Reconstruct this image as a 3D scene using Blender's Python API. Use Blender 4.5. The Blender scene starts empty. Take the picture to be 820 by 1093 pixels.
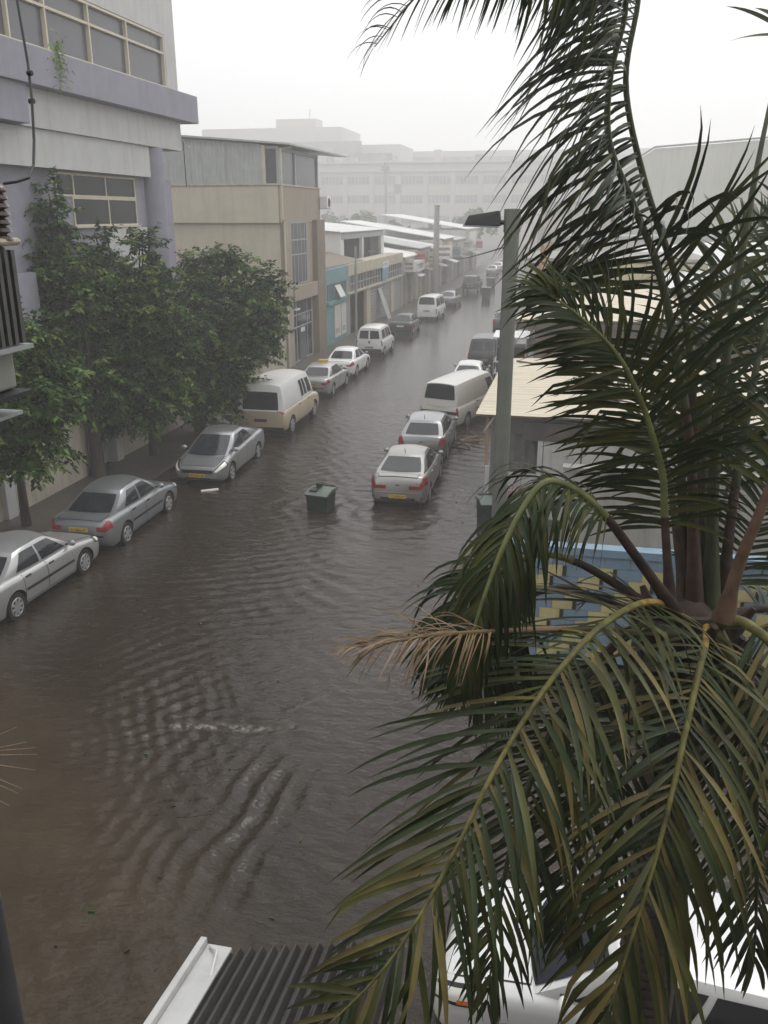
import bpy, bmesh, math, random
import numpy as np
from mathutils import Vector, Matrix
random.seed(7); rng = np.random.default_rng(7)
PI = math.pi
sc = bpy.context.scene
col = sc.collection

# ------------------------------------------------------------------ camera
F, CX, CY, H = 920.0, 410.0, 546.5, 8.2
TH = math.atan((CY - 230) / F)
YAW = math.atan((612 - 410) / (F / math.cos(TH)))
cs, sn = math.cos, math.sin
FW = Vector((-sn(YAW) * cs(TH), cs(YAW) * cs(TH), -sn(TH)))
RT = Vector((cs(YAW), sn(YAW), 0))
UP = Vector((-sn(YAW) * sn(TH), cs(YAW) * sn(TH), cs(TH)))
EYE = Vector((0, 0, H))
def ray(px, py): return FW + RT * ((px - CX) / F) - UP * ((py - CY) / F)
def PZ(px, py, z=0.0):
    d = ray(px, py); return EYE + d * ((z - H) / d.z)
def PY(px, py, Y):
    d = ray(px, py); return EYE + d * (Y / d.y)
def PX(px, py, X):
    d = ray(px, py); return EYE + d * (X / d.x)
def PD(px, py, D): return EYE + ray(px, py) * D
cam = bpy.data.cameras.new('camera'); cam.sensor_fit = 'VERTICAL'; cam.sensor_height = 36
cam.lens = F / 1093 * 36; cam.clip_end = 2000; cam.clip_start = 0.05
co = bpy.data.objects.new('camera', cam); col.objects.link(co)
co.location = EYE; co.rotation_euler = (PI / 2 - TH, 0, YAW)
sc.camera = co

# ------------------------------------------------------------------ materials
M = {}
def mat(name, c, rough=0.6, metal=0.0, var=0.12, scale=3.0, bump=0.0, bscale=40.0, coat=0.0, spec=0.5, streak=0.0, streakcol=(0.12, 0.10, 0.08), emit=None, stretch=(1, 1, 1)):
    if name in M: return M[name]
    m = bpy.data.materials.new(name); m.use_nodes = True
    nt = m.node_tree; N = nt.nodes; Lk = nt.links
    b = N['Principled BSDF']
    b.inputs['Roughness'].default_value = rough; b.inputs['Metallic'].default_value = metal
    b.inputs['Coat Weight'].default_value = coat; b.inputs['Specular IOR Level'].default_value = spec
    tc = N.new('ShaderNodeTexCoord'); mp = N.new('ShaderNodeMapping'); Lk.new(tc.outputs['Object'], mp.inputs['Vector'])
    mp.inputs['Scale'].default_value = stretch
    nz = N.new('ShaderNodeTexNoise'); nz.inputs['Scale'].default_value = scale; nz.inputs['Detail'].default_value = 6; nz.inputs['Roughness'].default_value = 0.6
    Lk.new(mp.outputs['Vector'], nz.inputs['Vector'])
    mx = N.new('ShaderNodeMix'); mx.data_type = 'RGBA'
    mx.inputs['A'].default_value = tuple(max(0, x * (1 - var)) for x in c) + (1,)
    mx.inputs['B'].default_value = tuple(min(1, x * (1 + var)) for x in c) + (1,)
    cr = N.new('ShaderNodeMapRange'); cr.inputs['From Min'].default_value = 0.3; cr.inputs['From Max'].default_value = 0.7
    Lk.new(nz.outputs['Fac'], cr.inputs['Value']); Lk.new(cr.outputs['Result'], mx.inputs['Factor'])
    out = mx.outputs['Result']
    if streak > 0:
        mp2 = N.new('ShaderNodeMapping'); mp2.inputs['Scale'].default_value = (2.2, 2.2, 0.16); Lk.new(tc.outputs['Object'], mp2.inputs['Vector'])
        n2 = N.new('ShaderNodeTexNoise'); n2.inputs['Scale'].default_value = 1.6; n2.inputs['Detail'].default_value = 8; n2.inputs['Roughness'].default_value = 0.7
        Lk.new(mp2.outputs['Vector'], n2.inputs['Vector'])
        r2 = N.new('ShaderNodeMapRange'); r2.inputs['From Min'].default_value = 0.48; r2.inputs['From Max'].default_value = 0.75; r2.inputs['To Max'].default_value = streak
        Lk.new(n2.outputs['Fac'], r2.inputs['Value'])
        m2 = N.new('ShaderNodeMix'); m2.data_type = 'RGBA'; m2.inputs['B'].default_value = streakcol + (1,)
        Lk.new(out, m2.inputs['A']); Lk.new(r2.outputs['Result'], m2.inputs['Factor']); out = m2.outputs['Result']
    Lk.new(out, b.inputs['Base Color'])
    if bump > 0:
        n3 = N.new('ShaderNodeTexNoise'); n3.inputs['Scale'].default_value = bscale; n3.inputs['Detail'].default_value = 4
        Lk.new(mp.outputs['Vector'], n3.inputs['Vector'])
        bp = N.new('ShaderNodeBump'); bp.inputs['Strength'].default_value = bump; bp.inputs['Distance'].default_value = 0.02
        Lk.new(n3.outputs['Fac'], bp.inputs['Height']); Lk.new(bp.outputs['Normal'], b.inputs['Normal'])
    if emit:
        b.inputs['Emission Color'].default_value = emit + (1,); b.inputs['Emission Strength'].default_value = 1
    M[name] = m
    return m
def paint(name, c, metal=0.0, rough=0.32): return mat(name, c, rough, metal, 0.05, 2.0, coat=0.4)
white_wall = mat('white_render', (0.50, 0.50, 0.49), 0.85, var=0.07, scale=1.2, bump=0.15, streak=0.26)
lavender = mat('lavender_render', (0.27, 0.265, 0.315), 0.85, var=0.07, scale=1.4, bump=0.15, streak=0.22)
cream = mat('cream_render', (0.55, 0.50, 0.39), 0.85, var=0.08, scale=1.0, bump=0.15, streak=0.2, streakcol=(0.2, 0.16, 0.11))
taupe = mat('taupe_render', (0.34, 0.29, 0.23), 0.85, var=0.1, scale=1.0, bump=0.2, streak=0.4)
brown_pil = mat('brown_pilaster', (0.22, 0.18, 0.13), 0.85, var=0.12, scale=1.5, bump=0.2, streak=0.4)
garden_wall = mat('garden_wall_render', (0.46, 0.42, 0.34), 0.85, var=0.12, scale=1.1, bump=0.2, streak=0.5)
metal_sheet = mat('grey_sheet_metal', (0.40, 0.42, 0.41), 0.5, 0.1, var=0.08, streak=0.3)
glass = mat('dark_glass', (0.025, 0.028, 0.034), 0.08, var=0.3, scale=0.6, spec=0.6)
frosted = mat('grey_film_glass', (0.10, 0.10, 0.115), 0.22, var=0.1, scale=0.5)
alu = mat('cream_window_frame', (0.55, 0.50, 0.38), 0.5, var=0.08)
alu2 = mat('grey_window_frame', (0.36, 0.38, 0.38), 0.45, 0.2, var=0.08)
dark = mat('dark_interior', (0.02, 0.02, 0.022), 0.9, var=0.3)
black = mat('black_plastic', (0.018, 0.018, 0.02), 0.5, var=0.2)
teal = mat('teal_render', (0.16, 0.30, 0.32), 0.7, var=0.12, streak=0.35)
beige = mat('beige_fascia', (0.50, 0.44, 0.34), 0.8, var=0.12, streak=0.5)
roofbrown = mat('brown_roof_sheet', (0.20, 0.16, 0.12), 0.7, var=0.15, streak=0.3)
whiteroof = mat('white_roof_sheet', (0.66, 0.66, 0.64), 0.5, 0.0, var=0.10, scale=0.8, stretch=(1, 4, 1))
creamroof = mat('cream_roof_sheet', (0.62, 0.55, 0.43), 0.55, 0.0, var=0.12, scale=0.9, stretch=(0.5, 4, 1), bump=0.05)
concrete = mat('concrete', (0.30, 0.29, 0.27), 0.9, var=0.15, bump=0.25, streak=0.4)
shutter = mat('grey_shutter', (0.28, 0.28, 0.27), 0.55, 0.2, var=0.12, streak=0.3)
wood = mat('weathered_wood', (0.36, 0.24, 0.15), 0.85, var=0.25, scale=6, stretch=(4, 4, 0.4))
polegreen = mat('grey_green_pole_paint', (0.17, 0.18, 0.15), 0.55, 0.1, var=0.1, bump=0.05, streak=0.25)
bingreen = mat('green_bin_plastic', (0.012, 0.026, 0.018), 0.5, var=0.2)
bingrey = mat('grey_green_lid', (0.10, 0.13, 0.105), 0.45, var=0.15)
rubber = mat('tyre_rubber', (0.012, 0.012, 0.012), 0.8, var=0.2)
alloy = mat('alloy_rim', (0.5, 0.5, 0.5), 0.35, 0.6, var=0.08)
redlens = mat('red_lens', (0.30, 0.015, 0.02), 0.2, var=0.15, coat=0.5)
clearlens = mat('clear_lens', (0.78, 0.77, 0.70), 0.12, 0.0, var=0.15, coat=0.5)
orangelens = mat('orange_lens', (0.7, 0.18, 0.03), 0.2, var=0.1, coat=0.5)
plate_y = mat('yellow_plate', (0.62, 0.42, 0.06), 0.5, var=0.08)
bark = mat('bark', (0.06, 0.048, 0.038), 0.9, var=0.35, scale=8, bump=0.6, bscale=18, stretch=(1, 1, 0.3))
leafA = mat('leaf_dark', (0.019, 0.045, 0.008), 0.6, var=0.45, scale=2.0, spec=0.22)
leafB = mat('leaf_mid', (0.052, 0.110, 0.017), 0.6, var=0.4, scale=2.0, spec=0.22)
leafC = mat('leaf_light', (0.17, 0.25, 0.065), 0.6, var=0.3, scale=2.0, spec=0.25)
palmA = mat('palm_leaf', (0.022, 0.036, 0.0065), 0.38, var=0.45, scale=2.5, spec=0.25)
palmB = mat('palm_leaf_yellowish', (0.060, 0.064, 0.014), 0.42, var=0.5, scale=2.5, spec=0.25)
palmC = mat('palm_leaf_pale', (0.14, 0.115, 0.036), 0.5, var=0.5, scale=2.5, spec=0.25)
palmdry = mat('palm_leaf_dry', (0.19, 0.125, 0.06), 0.8, var=0.4, scale=4)
rach_g = mat('green_rachis', (0.045, 0.055, 0.020), 0.5, var=0.4, scale=4, spec=0.3)
rach_y = mat('yellow_rachis', (0.16, 0.15, 0.045), 0.5, var=0.6, scale=11, spec=0.3)
rach_o = mat('orange_rachis', (0.36, 0.22, 0.05), 0.55, var=0.6, scale=14, spec=0.3)
rach_b = mat('brown_petiole', (0.050, 0.030, 0.022), 0.6, var=0.5, scale=9, spec=0.3)
rach_d = mat('dry_rachis', (0.27, 0.19, 0.13), 0.8, var=0.3, scale=5)

# ------------------------------------------------------------------ mesh builder
class MB:
    def __init__(s): s.v = []; s.f = []; s.m = []; s.mats = []
    def slot(s, m):
        if m not in s.mats: s.mats.append(m)
        return s.mats.index(m)
    def add(s, vs, fs, m):
        o = len(s.v); s.v.extend([tuple(p) for p in vs]); k = s.slot(m)
        for f in fs: s.f.append(tuple(o + i for i in f)); s.m.append(k)
    def box(s, x0, x1, y0, y1, z0, z1, m):
        if x0 > x1: x0, x1 = x1, x0
        if y0 > y1: y0, y1 = y1, y0
        if z0 > z1: z0, z1 = z1, z0
        s.add([(x0,y0,z0),(x1,y0,z0),(x1,y1,z0),(x0,y1,z0),(x0,y0,z1),(x1,y0,z1),(x1,y1,z1),(x0,y1,z1)],
              [(0,3,2,1),(4,5,6,7),(0,1,5,4),(1,2,6,5),(2,3,7,6),(3,0,4,7)], m)
    def hexa(s, p, m):   # 8 corners, bottom 4 ccw then top 4
        s.add(p, [(0,3,2,1),(4,5,6,7),(0,1,5,4),(1,2,6,5),(2,3,7,6),(3,0,4,7)], m)
    def slab(s, a, b, c, d, t, m):   # quad a b c d thickened downwards by t
        lo = [Vector(q) - Vector((0, 0, t)) for q in (a, b, c, d)]
        s.hexa(lo + [Vector(q) for q in (a, b, c, d)], m)
    def tube(s, pts, rad, m, n=8, cap=True):
        pts = [Vector(p) for p in pts]
        if not hasattr(rad, '__len__'): rad = [rad] * len(pts)
        vs = []; fs = []; prev = None
        for i, p in enumerate(pts):
            t = (pts[min(i + 1, len(pts) - 1)] - pts[max(i - 1, 0)]).normalized()
            if prev is None:
                u = t.orthogonal().normalized()
            else:
                u = (prev - t * prev.dot(t))
                u = u.normalized() if u.length > 1e-6 else t.orthogonal().normalized()
            prev = u; w = t.cross(u)
            for k in range(n):
                a = 2 * PI * k / n
                vs.append(p + (u * cs(a) + w * sn(a)) * rad[i])
        for i in range(len(pts) - 1):
            for k in range(n):
                k2 = (k + 1) % n
                fs.append((i * n + k, i * n + k2, (i + 1) * n + k2, (i + 1) * n + k))
        if cap:
            fs.append(tuple(range(n - 1, -1, -1))); fs.append(tuple((len(pts) - 1) * n + k for k in range(n)))
        s.add(vs, fs, m)
    def bar(s, a, b, w, h, m):   # rectangular bar from a to b
        a = Vector(a); b = Vector(b); t = (b - a).normalized()
        u = t.cross(Vector((0, 0, 1)))
        u = u.normalized() if u.length > 1e-4 else Vector((1, 0, 0))
        w2 = u * (w / 2); h2 = t.cross(u).normalized() * (h / 2)
        s.hexa([a - w2 - h2, a + w2 - h2, b + w2 - h2, b - w2 - h2, a - w2 + h2, a + w2 + h2, b + w2 + h2, b - w2 + h2], m)
    def lathe(s, prof, m, n=24, axis='z', c=(0, 0, 0)):
        vs = []; fs = []
        for (r, z) in prof:
            for k in range(n):
                a = 2 * PI * k / n
                if axis == 'z': q = (r * cs(a), r * sn(a), z)
                elif axis == 'y': q = (r * cs(a), z, r * sn(a))
                else: q = (z, r * cs(a), r * sn(a))
                vs.append((q[0] + c[0], q[1] + c[1], q[2] + c[2]))
        for i in range(len(prof) - 1):
            for k in range(n):
                k2 = (k + 1) % n
                fs.append((i * n + k, i * n + k2, (i + 1) * n + k2, (i + 1) * n + k))
        s.add(vs, fs, m)
    def grid(s, fn, nu, nv, m, u0=0, u1=1, v0=0, v1=1, flip=False):
        vs = [fn(u0 + (u1 - u0) * i / nu, v0 + (v1 - v0) * j / nv) for i in range(nu + 1) for j in range(nv + 1)]
        fs = []
        for i in range(nu):
            for j in range(nv):
                a = i * (nv + 1) + j
                q = (a, a + nv + 1, a + nv + 2, a + 1)
                fs.append(q[::-1] if flip else q)
        s.add(vs, fs, m)
    def corr(s, a, b, c, d, waves, amp, m, n2=2, thick=0.0):  # corrugated sheet a-b (across waves) ; d-c opposite
        a, b, c, d = map(Vector, (a, b, c, d)); nrm = (b - a).cross(d - a).normalized(); nn = waves * 6
        def fn(u, v):
            p = (a * (1 - u) + b * u) * (1 - v) + (d * (1 - u) + c * u) * v
            return p + nrm * (amp * sn(2 * PI * waves * u))
        s.grid(fn, nn, n2, m)
        if thick: s.grid(lambda u, v: fn(u, v) - nrm * thick, nn, n2, m, flip=True)
    def build(s, name, parent=None, smooth=None, bevel=0.0, **props):
        me = bpy.data.meshes.new(name)
        me.from_pydata(s.v, [], s.f)
        for m in s.mats: me.materials.append(m)
        me.polygons.foreach_set('material_index', s.m)
        me.update()
        if smooth is not None:
            me.polygons.foreach_set('use_smooth', [True] * len(me.polygons))
            me.set_sharp_from_angle(angle=math.radians(smooth))
        o = bpy.data.objects.new(name, me); col.objects.link(o)
        if parent: o.parent = parent
        if bevel:
            md = o.modifiers.new('bevel', 'BEVEL'); md.width = bevel; md.segments = 2; md.limit_method = 'ANGLE'
        for k, v in props.items(): o[k] = v
        return o
def tag(o, label, cat, group=None):
    o['label'] = label; o['category'] = cat
    if group: o['group'] = group
    return o
def thing(name, label, cat, loc=(0, 0, 0), rz=0.0, group=None):
    o = bpy.data.objects.new(name, None); col.objects.link(o); o.empty_display_size = 0.2
    o.location = loc; o.rotation_euler = (0, 0, rz)
    return tag(o, label, cat, group)
def lettering(text, size, m, name='lettering', parent=None, loc=(0, 0, 0), rot=(PI / 2, 0, 0), align='CENTER'):
    cu = bpy.data.curves.new(name, 'FONT'); cu.body = text; cu.size = size; cu.align_x = align; cu.extrude = 0.002
    t = bpy.data.objects.new(name + '_src', cu); col.objects.link(t)
    dg = bpy.context.evaluated_depsgraph_get(); dg.update()
    me = bpy.data.meshes.new_from_object(t.evaluated_get(dg)); bpy.data.objects.remove(t)
    me.materials.clear(); me.materials.append(m)
    o = bpy.data.objects.new(name, me); col.objects.link(o); o.location = loc; o.rotation_euler = rot
    if parent: o.parent = parent
    return o
# ------------------------------------------------------------------ world, sun, haze
w = bpy.data.worlds.new('World'); sc.world = w; w.use_nodes = True
nt = w.node_tree; bg = nt.nodes['Background']
sky = nt.nodes.new('ShaderNodeTexSky'); sky.sky_type = 'NISHITA'; sky.sun_disc = False
SUN_EL, SUN_AZ = math.radians(58), math.radians(25)
sky.sun_elevation = SUN_EL; sky.sun_rotation = SUN_AZ; sky.dust_density = 4; sky.air_density = 1.5
hs = nt.nodes.new('ShaderNodeHueSaturation'); hs.inputs['Saturation'].default_value = 0.12
mx = nt.nodes.new('ShaderNodeMix'); mx.data_type = 'RGBA'; mx.inputs['Factor'].default_value = 0.85
tcw = nt.nodes.new('ShaderNodeTexCoord'); nzw = nt.nodes.new('ShaderNodeTexNoise'); nzw.inputs['Scale'].default_value = 1.6; nzw.inputs['Detail'].default_value = 5
nt.links.new(tcw.outputs['Generated'], nzw.inputs['Vector'])
cl = nt.nodes.new('ShaderNodeMix'); cl.data_type = 'RGBA'
SKYV = 9.6
cl.inputs['A'].default_value = (SKYV * 0.93, SKYV * 0.945, SKYV * 0.97, 1); cl.inputs['B'].default_value = (SKYV * 1.05, SKYV * 1.05, SKYV * 1.05, 1)
nt.links.new(nzw.outputs['Fac'], cl.inputs['Factor'])
nt.links.new(sky.outputs['Color'], hs.inputs['Color']); nt.links.new(hs.outputs['Color'], mx.inputs['A'])
nt.links.new(cl.outputs['Result'], mx.inputs['B']); nt.links.new(mx.outputs['Result'], bg.inputs['Color'])
bg.inputs['Strength'].default_value = 0.115
sl = bpy.data.lights.new('sun', 'SUN'); sl.energy = 0.7; sl.angle = math.radians(25); sl.color = (1, 0.97, 0.93)
so = bpy.data.objects.new('sun', sl); col.objects.link(so)
so.rotation_euler = (PI / 2 - SUN_EL, 0, PI - SUN_AZ)
sc.view_settings.view_transform = 'Standard'; sc.view_settings.look = 'None'; sc.view_settings.exposure = 0.28; sc.view_settings.gamma = 1
sc.cycles.use_denoising = True
try: sc.cycles.denoiser = 'OPENIMAGEDENOISE'
except Exception: pass
sc.cycles.max_bounces = 6; sc.cycles.diffuse_bounces = 3; sc.cycles.glossy_bounces = 3; sc.cycles.transmission_bounces = 3
sc.cycles.volume_bounces = 4; sc.cycles.transparent_max_bounces = 6
sc.cycles.use_adaptive_sampling = True; sc.cycles.adaptive_threshold = 0.02

hz = MB(); hm = bpy.data.materials.new('rain_haze'); hm.use_nodes = True
for n in list(hm.node_tree.nodes):
    if n.type == 'BSDF_PRINCIPLED': hm.node_tree.nodes.remove(n)
pv = hm.node_tree.nodes.new('ShaderNodeVolumePrincipled'); pv.inputs['Color'].default_value = (0.99, 0.982, 0.975, 1)
pv.inputs['Density'].default_value = 0.0034; pv.inputs['Anisotropy'].default_value = 0.3
hm.node_tree.links.new(pv.outputs['Volume'], [n for n in hm.node_tree.nodes if n.type == 'OUTPUT_MATERIAL'][0].inputs['Volume'])
hz.box(-260, 260, -60, 430, -1.4, 46, hm); hzo = hz.build('haze'); hzo['kind'] = 'stuff'

# ------------------------------------------------------------------ ground and water
g = MB(); asphalt = mat('wet_asphalt', (0.05, 0.048, 0.045), 0.6, var=0.2, bump=0.3)
g.grid(lambda u, v: (-250 + 500 * u, -50 + 470 * v, -0.35), 4, 4, asphalt); go = g.build('ground'); go['kind'] = 'structure'

wm = bpy.data.materials.new('muddy_flood_water'); wm.use_nodes = True
nt = wm.node_tree; N = nt.nodes; Lk = nt.links; b = N['Principled BSDF']
b.inputs['Roughness'].default_value = 0.09; b.inputs['IOR'].default_value = 1.33
tc = N.new('ShaderNodeTexCoord')
def noise(scale, detail=4, stretch=(1, 1, 1), rough=0.55, rot=0.0):
    mp = N.new('ShaderNodeMapping'); mp.inputs['Scale'].default_value = stretch; mp.inputs['Rotation'].default_value = (0, 0, rot); Lk.new(tc.outputs['Object'], mp.inputs['Vector'])
    n = N.new('ShaderNodeTexNoise'); n.inputs['Scale'].default_value = scale; n.inputs['Detail'].default_value = detail; n.inputs['Roughness'].default_value = rough
    Lk.new(mp.outputs['Vector'], n.inputs['Vector']); return n.outputs['Fac']
def mrange(x, a, b_, c=0.0, d=1.0):
    r = N.new('ShaderNodeMapRange'); r.inputs['From Min'].default_value = a; r.inputs['From Max'].default_value = b_; r.inputs['To Min'].default_value = c; r.inputs['To Max'].default_value = d
    Lk.new(x, r.inputs['Value']); return r.outputs['Result']
def mixc(f, A, B):
    m_ = N.new('ShaderNodeMix'); m_.data_type = 'RGBA'
    Lk.new(f, m_.inputs['Factor'])
    for k, q in (('A', A), ('B', B)):
        if isinstance(q, tuple): m_.inputs[k].default_value = q + (1,)
        else: Lk.new(q, m_.inputs[k])
    return m_.outputs['Result']
c1 = mixc(mrange(noise(0.35, 6, (1, 0.5, 1)), 0.35, 0.7), (0.027, 0.0195, 0.0135), (0.047, 0.035, 0.026))
at = N.new('ShaderNodeAttribute'); at.attribute_name = 'mud'
c2 = mixc(at.outputs['Fac'], c1, mixc(mrange(noise(1.2, 8), 0.35, 0.7), (0.047, 0.035, 0.021), (0.072, 0.054, 0.033)))
at2 = N.new('ShaderNodeAttribute'); at2.attribute_name = 'foam'
fm = N.new('ShaderNodeMath'); fm.operation = 'MULTIPLY'
Lk.new(at2.outputs['Fac'], fm.inputs[0]); Lk.new(mrange(noise(9, 6), 0.42, 0.62), fm.inputs[1])
c3 = mixc(fm.outputs[0], c2, (0.30, 0.27, 0.235))
Lk.new(c3, b.inputs['Base Color'])
Lk.new(mrange(fm.outputs[0], 0, 1, 0.055, 0.7), b.inputs['Roughness'])
def mth(op, a, bb):
    q = N.new('ShaderNodeMath'); q.operation = op
    for i, x in enumerate((a, bb)):
        if isinstance(x, (int, float)): q.inputs[i].default_value = x
        else: Lk.new(x, q.inputs[i])
    return q.outputs[0]
hgt = mth('ADD', mth('MULTIPLY', noise(2.2, 3, (1, 2.0, 1), 0.5, 0.5), 1.0), mth('ADD', mth('MULTIPLY', noise(7, 3, (1, 1.8, 1), 0.5, -0.3), 0.42), mth('MULTIPLY', noise(26, 2), 0.10)))
bp = N.new('ShaderNodeBump'); bp.inputs['Strength'].default_value = 0.6; bp.inputs['Distance'].default_value = 0.06
sx = N.new('ShaderNodeSeparateXYZ'); Lk.new(tc.outputs['Object'], sx.inputs[0]); hgt = mth('MULTIPLY', hgt, mrange(sx.outputs['Y'], 24, 60, 1.0, 0.30)); Lk.new(hgt, bp.inputs['Height']); Lk.new(bp.outputs['Normal'], b.inputs['Normal'])

def water():
    x0, x1, y0, y1 = -12.9, 3.0, 4.0, 40.0; dx = 0.055
    nx = int((x1 - x0) / dx); ny = int((y1 - y0) / dx)
    xs = np.linspace(x0, x1, nx + 1); ys = np.linspace(y0, y1, ny + 1)
    X, Y = np.meshgrid(xs, ys, indexing='ij')
    def gauss(cx, cy, rx, ry, rot=0.0):
        c, s = math.cos(rot), math.sin(rot); u = (X - cx) * c + (Y - cy) * s; v = -(X - cx) * s + (Y - cy) * c
        return np.exp(-((u / rx) ** 2 + (v / ry) ** 2))
    def smooth_noise(sc_, seed):   # sum of random sines = organic warp
        r = np.random.default_rng(seed); o = np.zeros_like(X)
        for _ in range(7):
            a = r.uniform(0, 2 * np.pi); k = sc_ * r.uniform(0.5, 1.6); o += np.sin(k * (np.cos(a) * X + np.sin(a) * Y) + r.uniform(0, 6.28))
        return o / 2.6
    def wave(direc, lam, warp=0.8, seed=1, sharp=1.5):
        a = math.radians(direc); k = 2 * np.pi / lam
        ph = k * (np.cos(a) * X + np.sin(a) * Y) + warp * smooth_noise(1.3, seed) + 0.6 * warp * smooth_noise(3.2, seed + 9)
        s = (np.sin(ph) + 1) / 2
        return s ** sharp * 2 - 1
    Z = np.zeros_like(X)
    patch = 0.5 + 0.5 * smooth_noise(0.9, 3); patch = np.clip(patch, 0, 1)
    patch2 = np.clip(0.5 + 0.5 * smooth_noise(0.8, 5), 0, 1)
    # standing waves in the lower middle, crests lined up across the outflow
    mB = gauss(-4.2, 10.0, 1.9, 1.35, -0.7); mE = gauss(-6.5, 11.6, 1.3, 1.3)
    brk = np.clip(0.55 + 0.6 * smooth_noise(2.2, 15), 0.12, 1.2)
    Z += mB * brk * 0.030 * wave(-4, 0.37, 1.7, 21, 1.9); Z += mE * (0.014 * wave(30, 0.27, 1.8, 24, 1.5) + 0.012 * wave(-55, 0.30, 1.8, 25, 1.5))
    Z += mB * 0.006 * brk * wave(-60, 0.30, 2.0, 23)
    # crossing ripples in front of the bin
    mA = gauss(-6.2, 18.3, 2.6, 3.6, 0.15)
    Z += mA * (0.2 + 0.8 * patch2) * np.clip(0.5 + 0.7 * smooth_noise(2.0, 17), 0, 1.2) * 0.026 * wave(66, 0.55, 2.4, 31, 1.6)
    Z += mA * (0.3 + 0.7 * patch) * 0.010 * wave(118, 0.42, 2.2, 33, 1.4)
    # wake strip left of centre
    mC = gauss(-7.4, 13.4, 1.0, 2.5, 0.5)
    Z += mC * 0.011 * wave(150, 0.36, 1.2, 41, 1.5)
    # long ripples further up the road
    mD = np.clip((Y - 19) / 6, 0, 1) * np.clip((38 - Y) / 5, 0, 1)
    Z += mD * (0.25 + 0.75 * patch) * 0.016 * wave(75, 0.62, 2.2, 51, 1.5)
    Z += mD * patch2 * 0.007 * wave(130, 0.5, 2.0, 53)
    # everything: small chop
    Z += 0.0035 * wave(40, 0.5, 1.8, 61, 1.0) + 0.003 * wave(100, 0.34, 1.8, 63, 1.0)
    # hydraulic step over the submerged kerb
    t = np.clip((X + 6.15) / 1.75, 0, 1); yl = 11.75 + 0.22 * t + 0.03 * smooth_noise(4, 71)
    inl = np.clip((X + 6.3) / 0.25, 0, 1) * np.clip((-4.2 - X) / 0.5, 0, 1)
    d = Y - yl
    Z += inl * (0.035 * np.exp(-((d - 0.12) / 0.09) ** 2) - 0.03 * np.exp(-((d + 0.08) / 0.1) ** 2))
    foam = inl * np.exp(-((d + 0.03) / 0.05) ** 2) * 0.9
    for (ax, ay, bx, by) in ((-6.1, 11.8, -7.3, 13.1), (-4.3, 12.1, -2.6, 11.6), (-4.3, 12.5, -3.4, 13.6)):
        tt = np.clip(((X - ax) * (bx - ax) + (Y - ay) * (by - ay)) / ((bx - ax) ** 2 + (by - ay) ** 2), 0, 1)
        dd = np.hypot(X - ax - tt * (bx - ax), Y - ay - tt * (by - ay)); e = np.exp(-(dd / 0.10) ** 2) * (1 - tt * 0.8)
        Z += 0.018 * e * (1 - 0.0 * dd); foam = np.maximum(foam, 0.22 * np.exp(-(dd / 0.05) ** 2) * (1 - tt))
    # bow waves and eddies round the cars on the right and the bin
    for (cx, cy, rr) in ((-4.6, 23.2, 1.4), (-7.0, 23.2, 0.7)):
        rad = np.hypot(X - cx, Y - cy); Z += 0.012 * np.sin(rad * 9.0) * np.exp(-((rad - rr) / 0.9) ** 2) * (Y < cy + 1.2)
    foam = np.maximum(foam, 0.28 * gauss(-2.9, 26.3, 0.9, 4.0) * np.clip(smooth_noise(2.4, 81), 0, 1))
    edge = np.clip((X - x0) / 0.6, 0, 1) * np.clip((x1 - X) / 0.6, 0, 1) * np.clip((Y - y0) / 0.6, 0, 1) * np.clip((y1 - Y) / 4.0, 0, 1)
    Z *= edge
    edge_line = 9.4 + (X + 6.7) * -0.72          # muddy shallows lie on the near left side of this line
    mud = 1 / (1 + np.exp(-(edge_line + 0.9 - Y + 0.25 * smooth_noise(1.1, 91)) / 0.32))
    mud = np.clip(mud * (0.75 + 0.25 * smooth_noise(0.7, 93)), 0, 1) * np.clip((X + 13.2) / 1.0, 0, 1)
    V = np.stack([X, Y, Z], -1).reshape(-1, 3)
    i, j = np.meshgrid(np.arange(nx), np.arange(ny), indexing='ij'); a = (i * (ny + 1) + j).ravel()
    Fq = np.stack([a, a + ny + 1, a + ny + 2, a + 1], -1)
    # outer sheet
    B = [(-250, -50), (250, -50), (250, 420), (-250, 420)]
    o = len(V); ex = np.array([(x0,y0,0),(x1,y0,0),(x1,y1,0),(x0,y1,0)] + [(p[0], p[1], 0) for p in B], float)
    V = np.concatenate([V, ex]); q = np.array([(o+4,o+5,o+1,o),(o+5,o+6,o+2,o+1),(o+6,o+7,o+3,o+2),(o+7,o+4,o,o+3)])
    Fq = np.concatenate([Fq, q])
    me = bpy.data.meshes.new('flood_water')
    me.vertices.add(len(V)); me.vertices.foreach_set('co', V.ravel().astype(np.float32))
    me.loops.add(Fq.size); me.loops.foreach_set('vertex_index', Fq.ravel().astype(np.int32))
    me.polygons.add(len(Fq)); me.polygons.foreach_set('loop_start', np.arange(0, Fq.size, 4, dtype=np.int32))
    me.polygons.foreach_set('use_smooth', np.ones(len(Fq), dtype=bool))
    me.update(calc_edges=True); me.validate()
    for nm, arr in (('mud', mud), ('foam', foam)):
        A = me.attributes.new(nm, 'FLOAT', 'POINT'); A.data.foreach_set('value', np.concatenate([arr.ravel(), np.zeros(8)]).astype(np.float32))
    me.materials.append(wm)
    ob = bpy.data.objects.new('water', me); col.objects.link(ob); ob['kind'] = 'structure'
water()

white_p_ = mat('litter_white', (.6, .58, .52), .6)
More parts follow.
